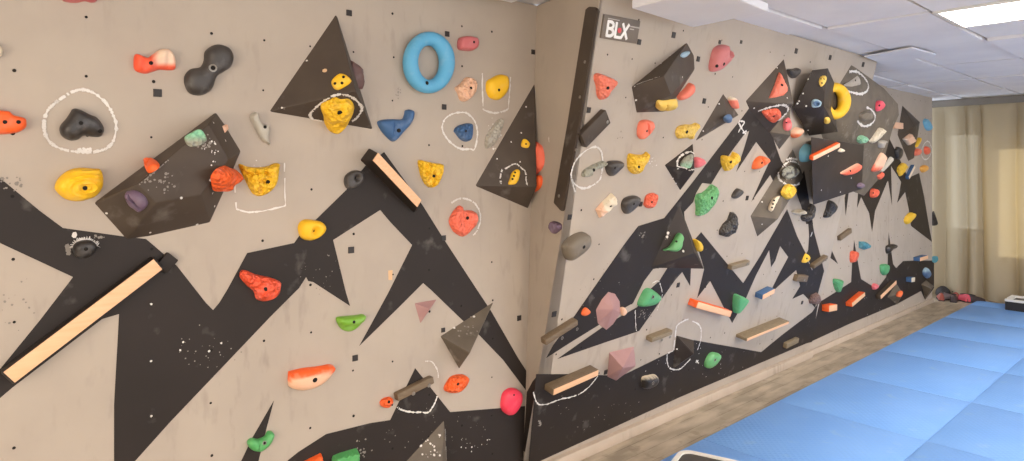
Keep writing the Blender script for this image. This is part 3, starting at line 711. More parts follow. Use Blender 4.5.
volume('VB2', 'small black pyramid volume with a pale chalk-ringed hold, left of the black mural band', 'B', [(693,143,0),(664,165,0),(680,191,0),(695,171,.10)], [(0,1,3),(1,2,3),(2,0,3)], VOLD, .004)
volume('VB4', 'black pyramid volume with a tall red hold on top and a second red hold below', 'B', [(784,58,0),(745,101,0),(749,110,0),(769,134,0),(794,104,.16)], [(0,1,4),(1,2,4),(2,3,4),(3,0,4)], VOLK)
volume('VB4b', 'small olive pyramid volume tucked under the pyramid with the red holds', 'B', [(790,108,0),(769,132,0),(779,150,0),(791,135,.09)], [(0,1,3),(1,2,3),(2,0,3)], VOLO, .004)
volume('VB5', 'tall olive pyramid volume with camouflage chalk, a yellow hold and a cream plate', 'B', [(793,148,0),(750,216,0),(757,237,0),(804,176,0),(778,219,.12)], [(0,1,4),(1,2,4),(2,3,4),(3,0,4)], VOLO, .004)
volume('VBG', 'dark pyramid volume with a green hold in the middle of the leaning wall', 'B', [(679,204,0),(650,268,0),(704,269,0),(695,253,.13)], [(0,1,3),(1,2,3),(2,0,3)], VOLD, .004)
volume('VBL', 'small low triangular volume inside the chalk outline near the floor', 'B', [(676,335,0),(694,340,0),(689,358,0),(672,369,0),(674,351,0),(694,354,.10)], [(0,5,1),(1,5,2),(2,5,3),(3,5,4),(4,5,0)], VOLD, .004)
volume('VBM', 'mauve prism volume low on the leaning wall beside the pine plank', 'B', [(609,352,0),(634,346,0),(636,366,0),(616,381,0),(607,377,0),(623,368,.11)], [(0,5,1),(1,5,2),(2,5,3),(3,5,4),(4,5,0)], MAUVE, .004)
volume('VBH', 'mauve hexagonal volume on the black mural stripe with a dark bolt hole', 'B', [(595,310,0),(601,299,0),(608,291,0),(615,293,0),(620,301,0),(621,313,0),(613,325,0),(606,331,0),(597,324,0),(613,309,.06)],
       [(0,1,9),(1,2,9),(2,3,9),(3,4,9),(4,5,9),(5,6,9),(6,7,9),(7,8,9),(8,0,9)], MAUVE, .003)
volume('VY', 'tall black faceted volume with the yellow face holds, beside the yellow half ring', 'B',
       [(812,70,.10),(828,68,.10),(825,92,.18),(824,106,.18),(838,132,.10),(824,134,.08),(809,136,.03),(793,109,.03),(835,84,.02),(834,112,.03)],
       [(0,7,6,5,3,2,1),(3,5,4),(1,2,8),(2,3,9,8),(3,4,9)], VOLD, .004)
volume('VO', 'wide dusty olive volume at the end of the leaning wall with chalk-ringed holds', 'B',
       [(851,64,0),(838,85,0),(815,120,0),(826,150,0),(848,190,0),(864,196,0),(878,180,0),(893,128,.04),(899,115,.04),(898,104,.03),(884,88,.01),(850,112,.07),(862,160,.06),(884,108,.07)],
       [(0,1,11),(1,2,11),(2,3,11),(3,12,11),(3,4,12),(4,5,12),(5,6,12),(6,7,12),(7,13,12),(12,13,11),(7,8,13),(8,9,13),(9,10,13),(10,0,13),(0,11,13)], VOLO, .004)
volume('VX', 'large black box volume with an orange bar and a red hold on its face', 'B',
       [(811,137,.16),(834,140,.20),(864,145,.20),(862,189,.20),(813,205,.16),(811,140,0),(836,142,0),(858,150,0),(856,182,0),(813,200,0)],
       [(0,1,2,3,4),(0,5,6,1),(1,6,7,2),(2,7,8,3),(3,8,9,4),(4,9,5,0)], VOLD, .005)
volume('VC1', 'black kite-shaped volume on the far wall section with a pale block', 'C', [(902,105,0),(920,122,0),(914,159,0),(908,162,0),(897,135,0),(915,126,.07)], [(0,1,5),(1,2,5),(2,3,5),(3,4,5),(4,0,5)], VOLK, .004)
volume('VC2', 'small pyramid volume at the lower far corner of the wall with a pale top', 'C', [(921,284,0),(926,280,0),(934,286,0),(925,300,0),(931,289,.10)], [(0,4,1),(1,4,2),(2,4,3),(3,4,0)], VOLO, .003)
volume('VC3', 'small pyramid volume low on the far wall section carrying an orange hold', 'C', [(896,283,0),(887,297,0),(897,305,0),(903,294,0),(902,294,.09)], [(0,1,4),(1,2,4),(2,3,4),(3,0,4)], VOLO, .003)
# chalk and screw heads on volumes
ribbon('VA1', [(322,121),(313,119),(310,114),(313,110),(319,104),(327,98.5),(338,95),(346,94.5),(354,98),(359,103),(362,107),(360,113),(356,118),(352,121)], .008, 1, 31, .03, .003)
dots('VA1', [(307,61),(282,108)], .005, 1); dots('VA1', [(325,71)], .011, 3); smear('VA1', 282, 108, 4, 1, 8, 1, 40, .005)
ribbon('VA2', [(501,184),(500,178),(502,170)], .006, 1, 32, .25, .003); ribbon('VA2', [(505,169),(510,166),(516,164),(521,168),(525,172),(526,180),(527,185)], .005, 1, 33, .15, .003); dots('VA2', [(497,159),(511,142),(526,107),(521,133),(520,162)], .005, 1)
ribbon('VA3', [(139,184.5),(150,175.5),(160,167),(168,160)], .002, 4, 34, .6, .003); smear('VA3', 203, 141, 8, 8, 60, 1, 41, .007); smear('VA3', 212, 152, 8, 14, 22, 1, 42, .004); smear('VA3', 160, 182, 16, 12, 40, 1, 43, .005)
dots('VA3', [(107,213),(150,232),(197,224),(181,198),(213,123),(212,193),(214,206),(210,180),(225,141)], .005, 1)
dots('VA4', [(474,317),(454,328)], .008, 1); smear('VA4', 466, 326, 14, 14, 26, 1, 44, .006); dots('VA5', [(421,446),(434,455)], .007, 1); smear('VA5', 432, 445, 14, 16, 26, 1, 45, .006)
ribbon('VA5', [(444.3,421),(446,460)], .004, 1, 35, .1, .003)
dots('VB1', [(661,64),(682,77),(636,100),(670,56)], .006, 1); ribbon('VB1', [(634,86),(648,81),(660,77)], .003, 1, 36, .5, .003)
dots('VB3', [(719,104),(703,131)], .006, 1); dots('VB2', [(673,178),(676,183)], .005, 1); dots('VBG', [(667,237),(683,251),(668,233)], .009, 1); smear('VBG', 667, 236, 3, 4, 16, 1, 46, .006); smear('VBG', 697, 264, 3, 1, 8, 1, 47, .005)
ribbon('VB2', [(678,169),(677,163),(679,158),(684,154),(690,152),(694,154)], .007, 1, 37, .1, .003); ribbon('VB2', [(678,167),(684,168),(690,170),(694,170)], .006, 1, 38, .15, .003)
ribbon('VB4', [(758,111),(766,108),(776,105.5),(784,105),(788,107.5),(787,112),(783,116),(779,120)], .011, 1, 39, 0, .003); dots('VB4', [(777,68),(787,98),(754,108)], .006, 1)
ribbon('VB5', [(778,172),(779,179),(785,183.5),(793,185.5),(800,183),(804,178)], .010, 1, 50, .05, .003); ribbon('VB5', [(786,160),(791,158.5),(797,159.5)], .008, 1, 51, .1, .003); ribbon('VB5', [(782,167),(788,162),(795,162),(801,167),(804,172)], .008, 1, 52, .15, .003)
smear('VB5', 790, 172, 9, 8, 50, 1, 48, .007); dots('VB5', [(762,202),(762,224)], .007, 1)
dots('VY', [(803,93.5),(799,101),(797.5,103.5),(806,106),(808,79)], .007, 1)
ribbon('VO', [(849,71.5),(855,71.5),(860,74),(865,79),(868,85),(866.5,91),(860,94),(852,92.5),(845,90),(842,88)], .014, 1, 53, .02, .003); ribbon('VO', [(866,107.5),(870,109),(873,112),(875,117),(873,122),(868,125.5),(862,125.5),(857,121)], .013, 1, 54, 0, .003)
smear('VO', 848, 130, 10, 10, 30, 1, 49, .006); smear('VO', 866, 150, 6, 6, 20, 1, 55, .008)
dots('VX', [(828,156),(821,190),(851,178),(840,192)], .007, 1); dots('VBL', [(677,349)], .007, 1); dots('VY', [(808,130)], .007, 1)
# ================================================================ holds on the left wall
hold('orange hold cut off by the left edge of the photo', 'A', [(-9,109),(0,110),(9,111),(14,115),(25,118),(27,122),(26,128),(17,133),(0,135),(-9,135)], .055, M('orange'), bolts=[(5,122),(18.5,122)], p=2.6, R=.7)
hold('black bean-shaped hold inside a chalk circle at the far left', 'A', [(73,108),(80,109),(90,114),(97,117),(103,124),(105,131),(101,137),(92,137),(84,136),(78,140),(70,141),(62,137),(59,131),(60,125),(66,118),(70,112)], .065, M('black'), bolts=[(81,123),(100,131)], c=(80,124), ring=False)
hold('yellow dome hold with concentric ridges at the far left', 'A', [(54,187),(58,178),(68,170),(80,167),(94,168),(101,169),(104,178),(103,188),(97,196),(88,200),(78,202),(66,200),(57,193)], .085, M('yellow'), 'rings', bolts=[(85,188)], amp=.07, p=2.0)
hold('red hold with a chalky white back, left of the black peanut-shaped hold', 'A', [(134,55),(138,54),(147,57.5),(153,54),(160,49),(168,48.5),(174,54),(176,60),(176,69),(170,70.5),(160,70),(153,72),(145,74),(135,71),(133,64)], .05, M('redor', 'cream'), 'ridge', bolts=[(151,63)], amp=.08, blend=lambda x, y: max(0, min(1, (x - 151) / 8)) * max(0, min(1, (67 - y) / 5)) * .85)
hold('black peanut-shaped hold with two round lobes', 'A', [(189,94),(184,85),(184,76),(190,69),(200,67),(204,60),(205,51),(212,45),(220,43.5),(229,47),(234,56),(232,66),(224,72),(217,77),(213,88),(207,94),(199,96.5)], .06, M('dark'), bolts=[(213,68)], ring=True, br=.011)
hold('slim grey hooked hold beside the tip of the black slab', 'A', [(250,118),(252,113),(256,112),(258,119),(262,124),(267,125),(269,131),(268,139),(271,146),(267,144),(262,141),(256,131)], .04, M('stone'), bolts=[(265,127)], p=3)
hold('pitted yellow half-round hold inside a chalk square', 'A', [(238,164),(246,166),(255,167),(268,166),(273,163.5),(279,163),(279,172),(278,180),(275,188),(268,194),(260,197),(254,195),(250,190),(245,180)], .065, M('yellow'), 'pits', bolts=[(268,182)], amp=.16, tilt=.45)
hold('maroon hold half hidden behind the big black pyramid', 'A', [(347,58),(358,65),(362,69),(364,82),(363,89),(355,92),(346,84)], .05, M('maroon'), sharp=True)
hold('blue hold with a raised horn below the blue ring', 'A', [(377,123),(380,120),(390,119),(402,119),(405,114),(406,110),(410,109),(413,111),(413,118),(409,126),(402,134),(396,141),(392,142),(387,138),(381,131)], .055, M('blue'), 'vgroove', bolts=[(399,130.5)], amp=.14)
torus_hold('big light blue ring hold', 'A', (429,62.5), 25, 31, 11.5, 17, M('donut'), [(427,83)], .035, .95)
hold('small rose hold right of the blue ring', 'A', [(458,40),(461,37),(467,36),(472,37),(475,38),(477,42),(476,48),(472,51),(465,51),(458,49)], .05, M('rose'), bolts=[(474,42)], p=3, R=.7)
hold('peach hold with pockets left of the chalk-boxed yellow hold', 'A', [(455,88),(461,83),(466,77),(472,78),(476,83),(475,92),(471,98),(465,102),(460,100),(458,94)], .055, M('peach'), 'pits', bolts=[(471,88)], amp=.12)
hold('round yellow hold inside a chalk box near the corner', 'A', [(486,88),(487,81),(493,77),(500,74),(506,76),(508,83),(507,91),(502,98),(497,100.5),(490,98),(487,93)], .055, M('yellow'), bolts=[(499,90)])
hold('small blue hold inside a chalk ring', 'A', [(454,131),(456,127),(462,124),(470,123),(472,128),(471,139),(467,142),(461,140),(456,134)], .05, M('blue'), 'lump', bolts=[(466,131)])
hold('grey chalky ridge hold beside the corner pyramid', 'A', [(487,134),(493,126),(500,118),(503,122),(500,133),(494,145),(486,149),(485,141)], .035, M('stone'), 'jag', amp=.1)
hold('yellow pitted hold right of the deep black rail', 'A', [(418,161),(420,159.5),(426,161),(435,163),(442,164),(443,170),(440,180),(436,187),(430,188),(425,184),(421,176),(419,168)], .06, M('yellow'), 'pits', bolts=[(434,176)], amp=.16)
hold('dark round hold at the tip of the mural beside the deep rail', 'A', [(344,183),(345,176),(351,171),(357,170),(361,172),(363,178),(361,183),(355,188),(347,189)], .04, M('dark'), 'donut', bolts=[(355,178)], p=4)
hold('red-orange hold with a chalk arc, below the pitted yellow hold', 'A', [(449,222),(451,215),(455,209),(460,205),(463,210),(470,210),(475,212),(477,218),(475,226),(470,232),(464,237),(459,236),(453,231)], .06, M('salmon'), 'lump', bolts=[(467.6,218)], amp=.2)
hold('round yellow doughnut-like hold at the edge of the black mural', 'A', [(298,229),(300,222),(306,219),(315,220),(322,222),(325.5,228),(323,234),(317,239),(309,241),(301,238)], .06, M('yellow'), 'donut', bolts=[(313.5,231)], amp=.1)
hold('jagged red-orange hold on the black mural', 'A', [(239,276),(241,270),(246,270),(256,274),(270,277),(280,281),(281,285),(279,294),(273,300),(263,302),(256,299),(254,292),(246,285)], .055, M('redor'), 'jag', bolts=[(266,289)], amp=.22)
hold('black hold with a chalked rim on the black mural above the long plank', 'A', [(72,249),(75,243),(82,240),(91,240),(97,245),(96,251),(90,257),(82,259),(75,256)], .05, M('black'), bolts=[(86,249)])
hold('lime green half-moon hold', 'A', [(336,318),(345,316),(356,315),(364,314),(364,319),(360,326),(354,331),(347,332),(340,328)], .06, M('lime'), 'shelf', bolts=[(354,322)], tilt=.4)
hold('orange hold with a peach lower half', 'A', [(288,373),(290,371),(303,368),(320,366),(331,364),(335,367),(331,375),(325,382),(316,388),(305,391),(295,390),(288,386)], .065, M('peach', 'orange'), bolts=[(315,380)], tilt=.4, blend=lambda x, y: max(0, min(1, ((379 - (x - 295) * .16) - y) / 1.5 + .5)))
hold('green curved hold on the thin black spike', 'A', [(247,444),(248,440),(252,438),(258,439),(265,436),(268,431),(272,431),(274,434),(271,442),(266,448),(259,452),(251,450)], .045, M('green'), 'vgroove', bolts=[(264.5,443)], ring=True)
hold('orange wedge hold cut by the bottom edge of the photo', 'A', [(303,462),(313,457),(321,453),(323,462),(323,470),(302,470)], .05, M('orange'), sharp=True)
hold('green block hold cut by the bottom edge of the photo', 'A', [(332,459),(333,456),(340,453),(357,448),(358,461),(357,470),(331,470)], .06, M('green'), sharp=True, p=3, R=.5)
hold('tiny orange hold left of the brown rail', 'A', [(380,402),(384,398),(391,397),(392,402),(389,407),(385,408),(381,406)], .04, M('orange'), 'jag', bolts=[(389,402)])
hold('orange lump hold below the olive pyramid', 'A', [(444,388),(447,382),(452,376),(462,374),(468,377),(467,383),(461,391),(454,393.5),(446,392)], .055, M('orange'), 'lump', bolts=[(458,384)], amp=.15)
hold('bright pink-red egg-shaped hold near the lower corner', 'A', [(501,402),(503,393),(509,388),(516,388),(521,393),(521,402),(516,412),(510,416),(504,413),(501,408)], .06, M('pink'), bolts=[(514,395)], br=.005)
hold('maroon-red hold cut by the top edge of the photo', 'A', [(62,-8),(98,-8),(97,1),(92,2.5),(85,1),(78,2.5),(70,2.5),(62,0)], .05, M('rose'), 'ridge')
hold('small cream hold cut by the left edge of the photo', 'A', [(-8,44),(0,46),(2.5,51),(1,57),(-8,58)], .04, M('cream'))
# on the left wall's volumes
hold('small orange hold on the upper edge of the long black slab', 'VA3', [(145,163),(150,160),(156,160),(159,164),(157,168),(150,172),(146,171)], .03, M('orange'), 'groove', amp=.2)
hold('chalky green hold near the top of the long black slab', 'VA3', [(184,138),(190,133),(198,129),(203,131),(207,139),(203,144),(196,147),(188,146)], .02, M('greygreen', 'mint'), 'jag', blend=lambda x, y: max(0, min(1, (142 - y) / 8)))
hold('crinkled orange hold at the right corner of the long black slab', 'VA3', [(212,178),(217,170),(226,166),(231,168),(237,170),(237,174),(230,182),(224,190),(215,192),(213,185)], .05, M('orange'), 'jag', amp=.3)
hold('purple hold with a groove at the left of the long black slab', 'VA3', [(125,194),(128,191),(136,191),(144,196),(148,203),(146,208),(140,212),(134,208),(129,204)], .035, M('purple'), 'groove', amp=.25)
hold('tiny peach chip hold at the tip of the long black slab', 'VA3', [(222,126),(226,124),(228,130),(225,133)], .012, M('peach'), sharp=True)
hold('small yellow hold with dark dots near the apex of the big black pyramid', 'VA1', [(331,82),(335,77),(340,74),(346,75),(351,79),(351,82),(346,86),(338,90),(333,88)], .025, M('yellow'), bolts=[(335,83.5),(342,83),(343.5,77)], br=.006)
hold('large crumpled yellow hold ringed in chalk on the big black pyramid', 'VA1', [(320,107),(327,103),(335,99),(341,101),(350,101),(355,107),(353,114),(349,122),(345,128),(339,131),(331,131),(325,127),(323,117)], .06, M('yellow'), 'jag', bolts=[(340,113)], amp=.2, lift=.25)
hold('tiny yellow hold in the upper part of the corner pyramid', 'VA2', [(521,144),(523,139),(527,140),(530,144),(528,148),(522,147)], .02, M('yellow'), bolts=[(526,144)], br=.005)
hold('yellow oval hold with three dots on the corner pyramid', 'VA2', [(508,184),(510,178),(512,172),(517,169),(520,172),(519,179),(516,184),(511,185)], .025, M('yellow'), bolts=[(515,172.5),(512.5,179),(514,176)], br=.0055)
rail('long pine-faced rail with black sides on the left wall', 'A', (7,379), (159.5,263), .052, .045, BLACK, WOOD, bolts=[(91,314),(127,286),(16,372)], steel=False)
rail('short black end block beside the long pine-faced rail', 'A', (162,259), (173,267), .06, .022, BLACK)
bs = [PA.hit(*p, -.001) for p in ((360,160),(369,148),(420,204),(414,213))]; fr = [PA.hit(*p, h) for p, h in (((373,160.5),.115), ((378,153),.115), ((421,200),.06), ((417,207),.06))]
bm = bmesh.new(); slab(bm, fr, bs); bmesh.ops.recalc_face_normals(bm, faces=bm.faces); bvh = BVHTree.FromBMesh(bm)
bmesh.ops.bevel(bm, geom=list(bm.edges), offset=.003, segments=2, affect='EDGES')
dr = tag(link('wooden_rail', bm, BLACK, None, 30), 'deep black rail with a pine front, right of the dark round hold', 'wooden rail', GR)
nf = (fr[1] - fr[0]).cross(fr[2] - fr[0]).normalized(); nf = nf if nf.dot(PA.n) > 0 else -nf
bm = bmesh.new(); slab(bm, [p + nf * .003 for p in fr], [p - nf * .003 for p in fr]); link('front_face', bm, WOOD, dr)
for p in ((398,178),(379.5,160.5),(415,199)): bolt_child(dr, bvh, PA, p, .007)
rail('weathered brown rail on the black peak low on the left wall', 'A', (398,398), (434,380), 0.034, 0.035, BROWN, bolts=[(413.5,393.5),(429,385.5)])
# on the return panel
hold('upper orange-red hold on the grey return beside the corner pyramid', 'R', [(533,143),(540,144),(543,150),(544,158),(543,166),(539,172),(533,174)], .045, M('salmon'))
hold('lower orange hold on the grey return beside the corner pyramid', 'R', [(533,177),(540,175),(542,179),(541,186),(537,191),(533,191)], .04, M('orange'))
hold('small purple ribbed hold on the grey return', 'R', [(551,229),(552,222),(555,221),(561,224),(561,229),(558,232),(554,234)], .04, M('purple'), 'ridge', amp=.2)
# black arete batten
def prism(name, label, cat, pl, pts, t, mat, grp=None):
    bm = bmesh.new(); slab(bm, [pl.hit(x, y, t) for x, y in pts], [pl.hit(x, y, t) - pl.n * (t + .001) for x, y in pts])
    bmesh.ops.recalc_face_normals(bm, faces=bm.faces)
    bmesh.ops.bevel(bm, geom=list(bm.edges), offset=.005, segments=2, affect='EDGES')
    return tag(link(name, bm, mat, None, 30), label, cat, grp)
bt = prism('edge_batten', 'long black batten along the leaning edge of the grey return', 'batten', PR, [(585,9),(588,6.5),(595,7),(598,10),(580,122),(568.5,180),(563,211),(560,211),(553,203),(567,122)], .014, VOLK)
for p in ((580,97),(559,196),(576,150),(585,62)): bolt_child(bt, BVHTree.FromPolygons([], []), Plane(PR.p + PR.n * .0145, PR.n), p, .006, steel=True)
# ================================================================ holds on the leaning wall
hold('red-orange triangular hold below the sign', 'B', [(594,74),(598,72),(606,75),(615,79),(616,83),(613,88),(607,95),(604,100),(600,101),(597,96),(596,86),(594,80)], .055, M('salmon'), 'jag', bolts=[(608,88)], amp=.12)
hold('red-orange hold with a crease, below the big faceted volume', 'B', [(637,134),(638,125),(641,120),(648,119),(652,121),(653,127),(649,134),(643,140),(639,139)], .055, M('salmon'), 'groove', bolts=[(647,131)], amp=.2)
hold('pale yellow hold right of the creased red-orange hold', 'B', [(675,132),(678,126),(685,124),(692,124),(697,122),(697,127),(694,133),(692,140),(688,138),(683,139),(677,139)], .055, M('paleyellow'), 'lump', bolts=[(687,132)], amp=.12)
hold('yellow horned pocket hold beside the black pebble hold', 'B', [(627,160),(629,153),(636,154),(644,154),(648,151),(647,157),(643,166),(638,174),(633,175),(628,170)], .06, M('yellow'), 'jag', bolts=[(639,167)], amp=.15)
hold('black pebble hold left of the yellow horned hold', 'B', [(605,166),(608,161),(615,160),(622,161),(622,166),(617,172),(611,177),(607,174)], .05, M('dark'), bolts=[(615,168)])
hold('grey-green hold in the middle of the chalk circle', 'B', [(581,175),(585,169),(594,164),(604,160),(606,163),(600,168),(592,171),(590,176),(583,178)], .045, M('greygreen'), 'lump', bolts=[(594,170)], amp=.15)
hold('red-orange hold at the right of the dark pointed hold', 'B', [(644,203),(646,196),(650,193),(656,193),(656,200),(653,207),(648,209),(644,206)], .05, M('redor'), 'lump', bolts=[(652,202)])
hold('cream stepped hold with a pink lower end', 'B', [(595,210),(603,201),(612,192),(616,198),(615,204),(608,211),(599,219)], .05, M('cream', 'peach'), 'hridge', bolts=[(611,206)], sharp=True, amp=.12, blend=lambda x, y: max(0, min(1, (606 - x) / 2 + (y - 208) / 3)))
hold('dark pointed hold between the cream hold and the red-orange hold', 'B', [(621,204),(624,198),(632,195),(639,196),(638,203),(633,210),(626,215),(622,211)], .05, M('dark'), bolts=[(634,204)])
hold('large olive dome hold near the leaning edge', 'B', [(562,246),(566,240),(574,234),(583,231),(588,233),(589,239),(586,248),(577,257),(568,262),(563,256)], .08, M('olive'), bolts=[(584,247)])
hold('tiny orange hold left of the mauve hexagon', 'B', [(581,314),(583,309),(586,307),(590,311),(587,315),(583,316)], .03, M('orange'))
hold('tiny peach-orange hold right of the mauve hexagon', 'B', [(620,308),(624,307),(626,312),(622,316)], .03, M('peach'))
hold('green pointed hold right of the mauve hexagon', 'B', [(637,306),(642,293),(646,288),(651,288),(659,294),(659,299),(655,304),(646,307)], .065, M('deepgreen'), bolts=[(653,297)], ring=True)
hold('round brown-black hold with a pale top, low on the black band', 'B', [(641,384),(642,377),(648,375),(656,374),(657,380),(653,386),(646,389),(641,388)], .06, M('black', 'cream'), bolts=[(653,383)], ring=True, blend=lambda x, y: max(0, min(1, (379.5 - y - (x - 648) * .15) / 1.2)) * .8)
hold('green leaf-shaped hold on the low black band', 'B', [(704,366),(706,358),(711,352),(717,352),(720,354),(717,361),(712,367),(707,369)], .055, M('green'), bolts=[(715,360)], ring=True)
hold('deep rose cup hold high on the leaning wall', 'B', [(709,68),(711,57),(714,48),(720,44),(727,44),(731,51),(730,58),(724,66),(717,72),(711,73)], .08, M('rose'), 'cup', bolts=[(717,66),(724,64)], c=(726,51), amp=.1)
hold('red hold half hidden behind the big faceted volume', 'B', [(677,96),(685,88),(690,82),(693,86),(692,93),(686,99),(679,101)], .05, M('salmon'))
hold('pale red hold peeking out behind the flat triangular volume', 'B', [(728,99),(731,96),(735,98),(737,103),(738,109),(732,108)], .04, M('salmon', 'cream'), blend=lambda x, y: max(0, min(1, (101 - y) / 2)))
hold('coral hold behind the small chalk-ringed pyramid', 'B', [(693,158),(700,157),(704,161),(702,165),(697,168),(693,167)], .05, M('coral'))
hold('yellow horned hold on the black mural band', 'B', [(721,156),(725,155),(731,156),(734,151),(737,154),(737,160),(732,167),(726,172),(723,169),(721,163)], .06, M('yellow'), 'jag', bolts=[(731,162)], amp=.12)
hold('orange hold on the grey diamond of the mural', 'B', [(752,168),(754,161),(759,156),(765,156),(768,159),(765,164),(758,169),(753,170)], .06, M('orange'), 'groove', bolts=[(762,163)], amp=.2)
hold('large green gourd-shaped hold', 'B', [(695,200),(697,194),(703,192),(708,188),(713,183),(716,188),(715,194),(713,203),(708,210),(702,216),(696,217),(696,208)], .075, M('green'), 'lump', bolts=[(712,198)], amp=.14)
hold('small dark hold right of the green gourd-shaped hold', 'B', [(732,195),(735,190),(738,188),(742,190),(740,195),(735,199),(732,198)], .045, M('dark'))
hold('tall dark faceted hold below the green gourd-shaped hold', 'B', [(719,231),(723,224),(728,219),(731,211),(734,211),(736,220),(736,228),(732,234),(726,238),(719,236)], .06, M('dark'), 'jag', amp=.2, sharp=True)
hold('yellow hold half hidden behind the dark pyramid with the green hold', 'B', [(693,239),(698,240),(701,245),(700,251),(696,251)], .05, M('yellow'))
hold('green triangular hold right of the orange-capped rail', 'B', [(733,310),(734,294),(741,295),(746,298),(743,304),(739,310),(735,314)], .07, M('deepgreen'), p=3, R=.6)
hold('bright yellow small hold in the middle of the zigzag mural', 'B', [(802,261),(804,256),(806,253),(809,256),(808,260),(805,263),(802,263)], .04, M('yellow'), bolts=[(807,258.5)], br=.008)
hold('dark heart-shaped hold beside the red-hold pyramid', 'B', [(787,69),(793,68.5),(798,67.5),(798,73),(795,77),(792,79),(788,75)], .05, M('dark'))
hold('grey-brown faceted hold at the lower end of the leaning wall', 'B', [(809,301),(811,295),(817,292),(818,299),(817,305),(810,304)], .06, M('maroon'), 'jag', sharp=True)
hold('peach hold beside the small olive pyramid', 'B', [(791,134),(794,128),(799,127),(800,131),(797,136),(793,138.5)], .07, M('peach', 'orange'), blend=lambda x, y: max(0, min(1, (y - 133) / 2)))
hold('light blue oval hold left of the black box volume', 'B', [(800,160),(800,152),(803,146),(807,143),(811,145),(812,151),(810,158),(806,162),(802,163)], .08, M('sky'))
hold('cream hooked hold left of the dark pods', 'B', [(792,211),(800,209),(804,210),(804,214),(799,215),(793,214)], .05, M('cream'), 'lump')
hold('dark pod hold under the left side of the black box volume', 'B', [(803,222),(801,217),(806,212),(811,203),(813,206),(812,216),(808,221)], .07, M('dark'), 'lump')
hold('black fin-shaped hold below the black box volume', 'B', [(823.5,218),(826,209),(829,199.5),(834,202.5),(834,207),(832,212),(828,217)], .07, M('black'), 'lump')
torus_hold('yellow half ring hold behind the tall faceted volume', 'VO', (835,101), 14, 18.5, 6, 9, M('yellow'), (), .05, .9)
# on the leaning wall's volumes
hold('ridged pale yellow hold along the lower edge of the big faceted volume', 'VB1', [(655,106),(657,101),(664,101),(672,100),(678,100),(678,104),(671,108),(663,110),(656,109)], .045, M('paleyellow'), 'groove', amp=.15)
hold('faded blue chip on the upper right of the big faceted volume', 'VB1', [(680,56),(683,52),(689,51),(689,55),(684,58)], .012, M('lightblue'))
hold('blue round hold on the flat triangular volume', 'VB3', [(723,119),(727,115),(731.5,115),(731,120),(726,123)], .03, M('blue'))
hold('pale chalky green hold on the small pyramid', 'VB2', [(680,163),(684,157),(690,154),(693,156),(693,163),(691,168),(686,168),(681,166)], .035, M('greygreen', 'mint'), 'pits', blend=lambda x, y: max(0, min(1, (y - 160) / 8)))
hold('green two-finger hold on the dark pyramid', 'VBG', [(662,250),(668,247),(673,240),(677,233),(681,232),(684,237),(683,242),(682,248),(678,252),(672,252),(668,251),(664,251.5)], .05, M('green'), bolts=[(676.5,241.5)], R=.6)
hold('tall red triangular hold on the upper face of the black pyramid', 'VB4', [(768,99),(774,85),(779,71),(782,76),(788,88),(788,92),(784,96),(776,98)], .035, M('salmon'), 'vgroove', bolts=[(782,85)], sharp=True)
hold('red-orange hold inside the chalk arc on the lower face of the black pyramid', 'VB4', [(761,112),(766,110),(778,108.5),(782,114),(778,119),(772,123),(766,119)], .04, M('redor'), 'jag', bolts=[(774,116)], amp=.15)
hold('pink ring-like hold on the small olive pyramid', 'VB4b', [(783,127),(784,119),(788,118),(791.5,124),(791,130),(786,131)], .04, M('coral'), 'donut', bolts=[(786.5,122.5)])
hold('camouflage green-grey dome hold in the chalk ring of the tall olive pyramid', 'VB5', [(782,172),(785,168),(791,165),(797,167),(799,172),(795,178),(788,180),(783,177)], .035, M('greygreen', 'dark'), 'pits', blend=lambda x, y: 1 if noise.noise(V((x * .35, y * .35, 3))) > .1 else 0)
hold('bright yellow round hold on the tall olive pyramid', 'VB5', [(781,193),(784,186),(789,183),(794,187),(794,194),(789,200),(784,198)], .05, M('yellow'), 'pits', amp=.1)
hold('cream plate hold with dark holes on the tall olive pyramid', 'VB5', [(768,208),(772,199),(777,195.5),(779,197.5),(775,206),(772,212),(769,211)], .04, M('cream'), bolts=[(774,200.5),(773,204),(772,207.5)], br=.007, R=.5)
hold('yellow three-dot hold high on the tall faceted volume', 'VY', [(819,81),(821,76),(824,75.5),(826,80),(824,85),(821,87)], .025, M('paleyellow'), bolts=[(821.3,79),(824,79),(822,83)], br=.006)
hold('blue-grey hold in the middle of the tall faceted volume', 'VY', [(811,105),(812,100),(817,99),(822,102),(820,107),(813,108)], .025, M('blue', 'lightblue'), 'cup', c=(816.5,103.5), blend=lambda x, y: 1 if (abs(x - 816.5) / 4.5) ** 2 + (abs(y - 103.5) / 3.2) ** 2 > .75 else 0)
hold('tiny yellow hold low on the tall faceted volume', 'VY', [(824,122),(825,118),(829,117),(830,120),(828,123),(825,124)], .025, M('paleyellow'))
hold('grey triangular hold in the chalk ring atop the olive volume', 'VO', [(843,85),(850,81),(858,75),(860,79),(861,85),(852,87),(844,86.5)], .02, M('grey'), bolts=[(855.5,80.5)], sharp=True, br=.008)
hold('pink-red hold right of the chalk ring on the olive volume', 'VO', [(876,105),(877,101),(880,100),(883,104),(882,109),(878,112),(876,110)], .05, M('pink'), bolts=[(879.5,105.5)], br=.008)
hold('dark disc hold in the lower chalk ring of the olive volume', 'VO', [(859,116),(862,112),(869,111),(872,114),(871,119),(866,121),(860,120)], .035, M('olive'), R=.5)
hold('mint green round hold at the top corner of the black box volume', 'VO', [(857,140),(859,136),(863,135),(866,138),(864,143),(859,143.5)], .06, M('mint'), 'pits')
hold('long cream hold beside the mint green hold', 'VO', [(869,142),(872,138),(876,132),(880,127),(885,129),(884,132),(878,139),(872,144)], .05, M('cream'), 'pits', amp=.06)
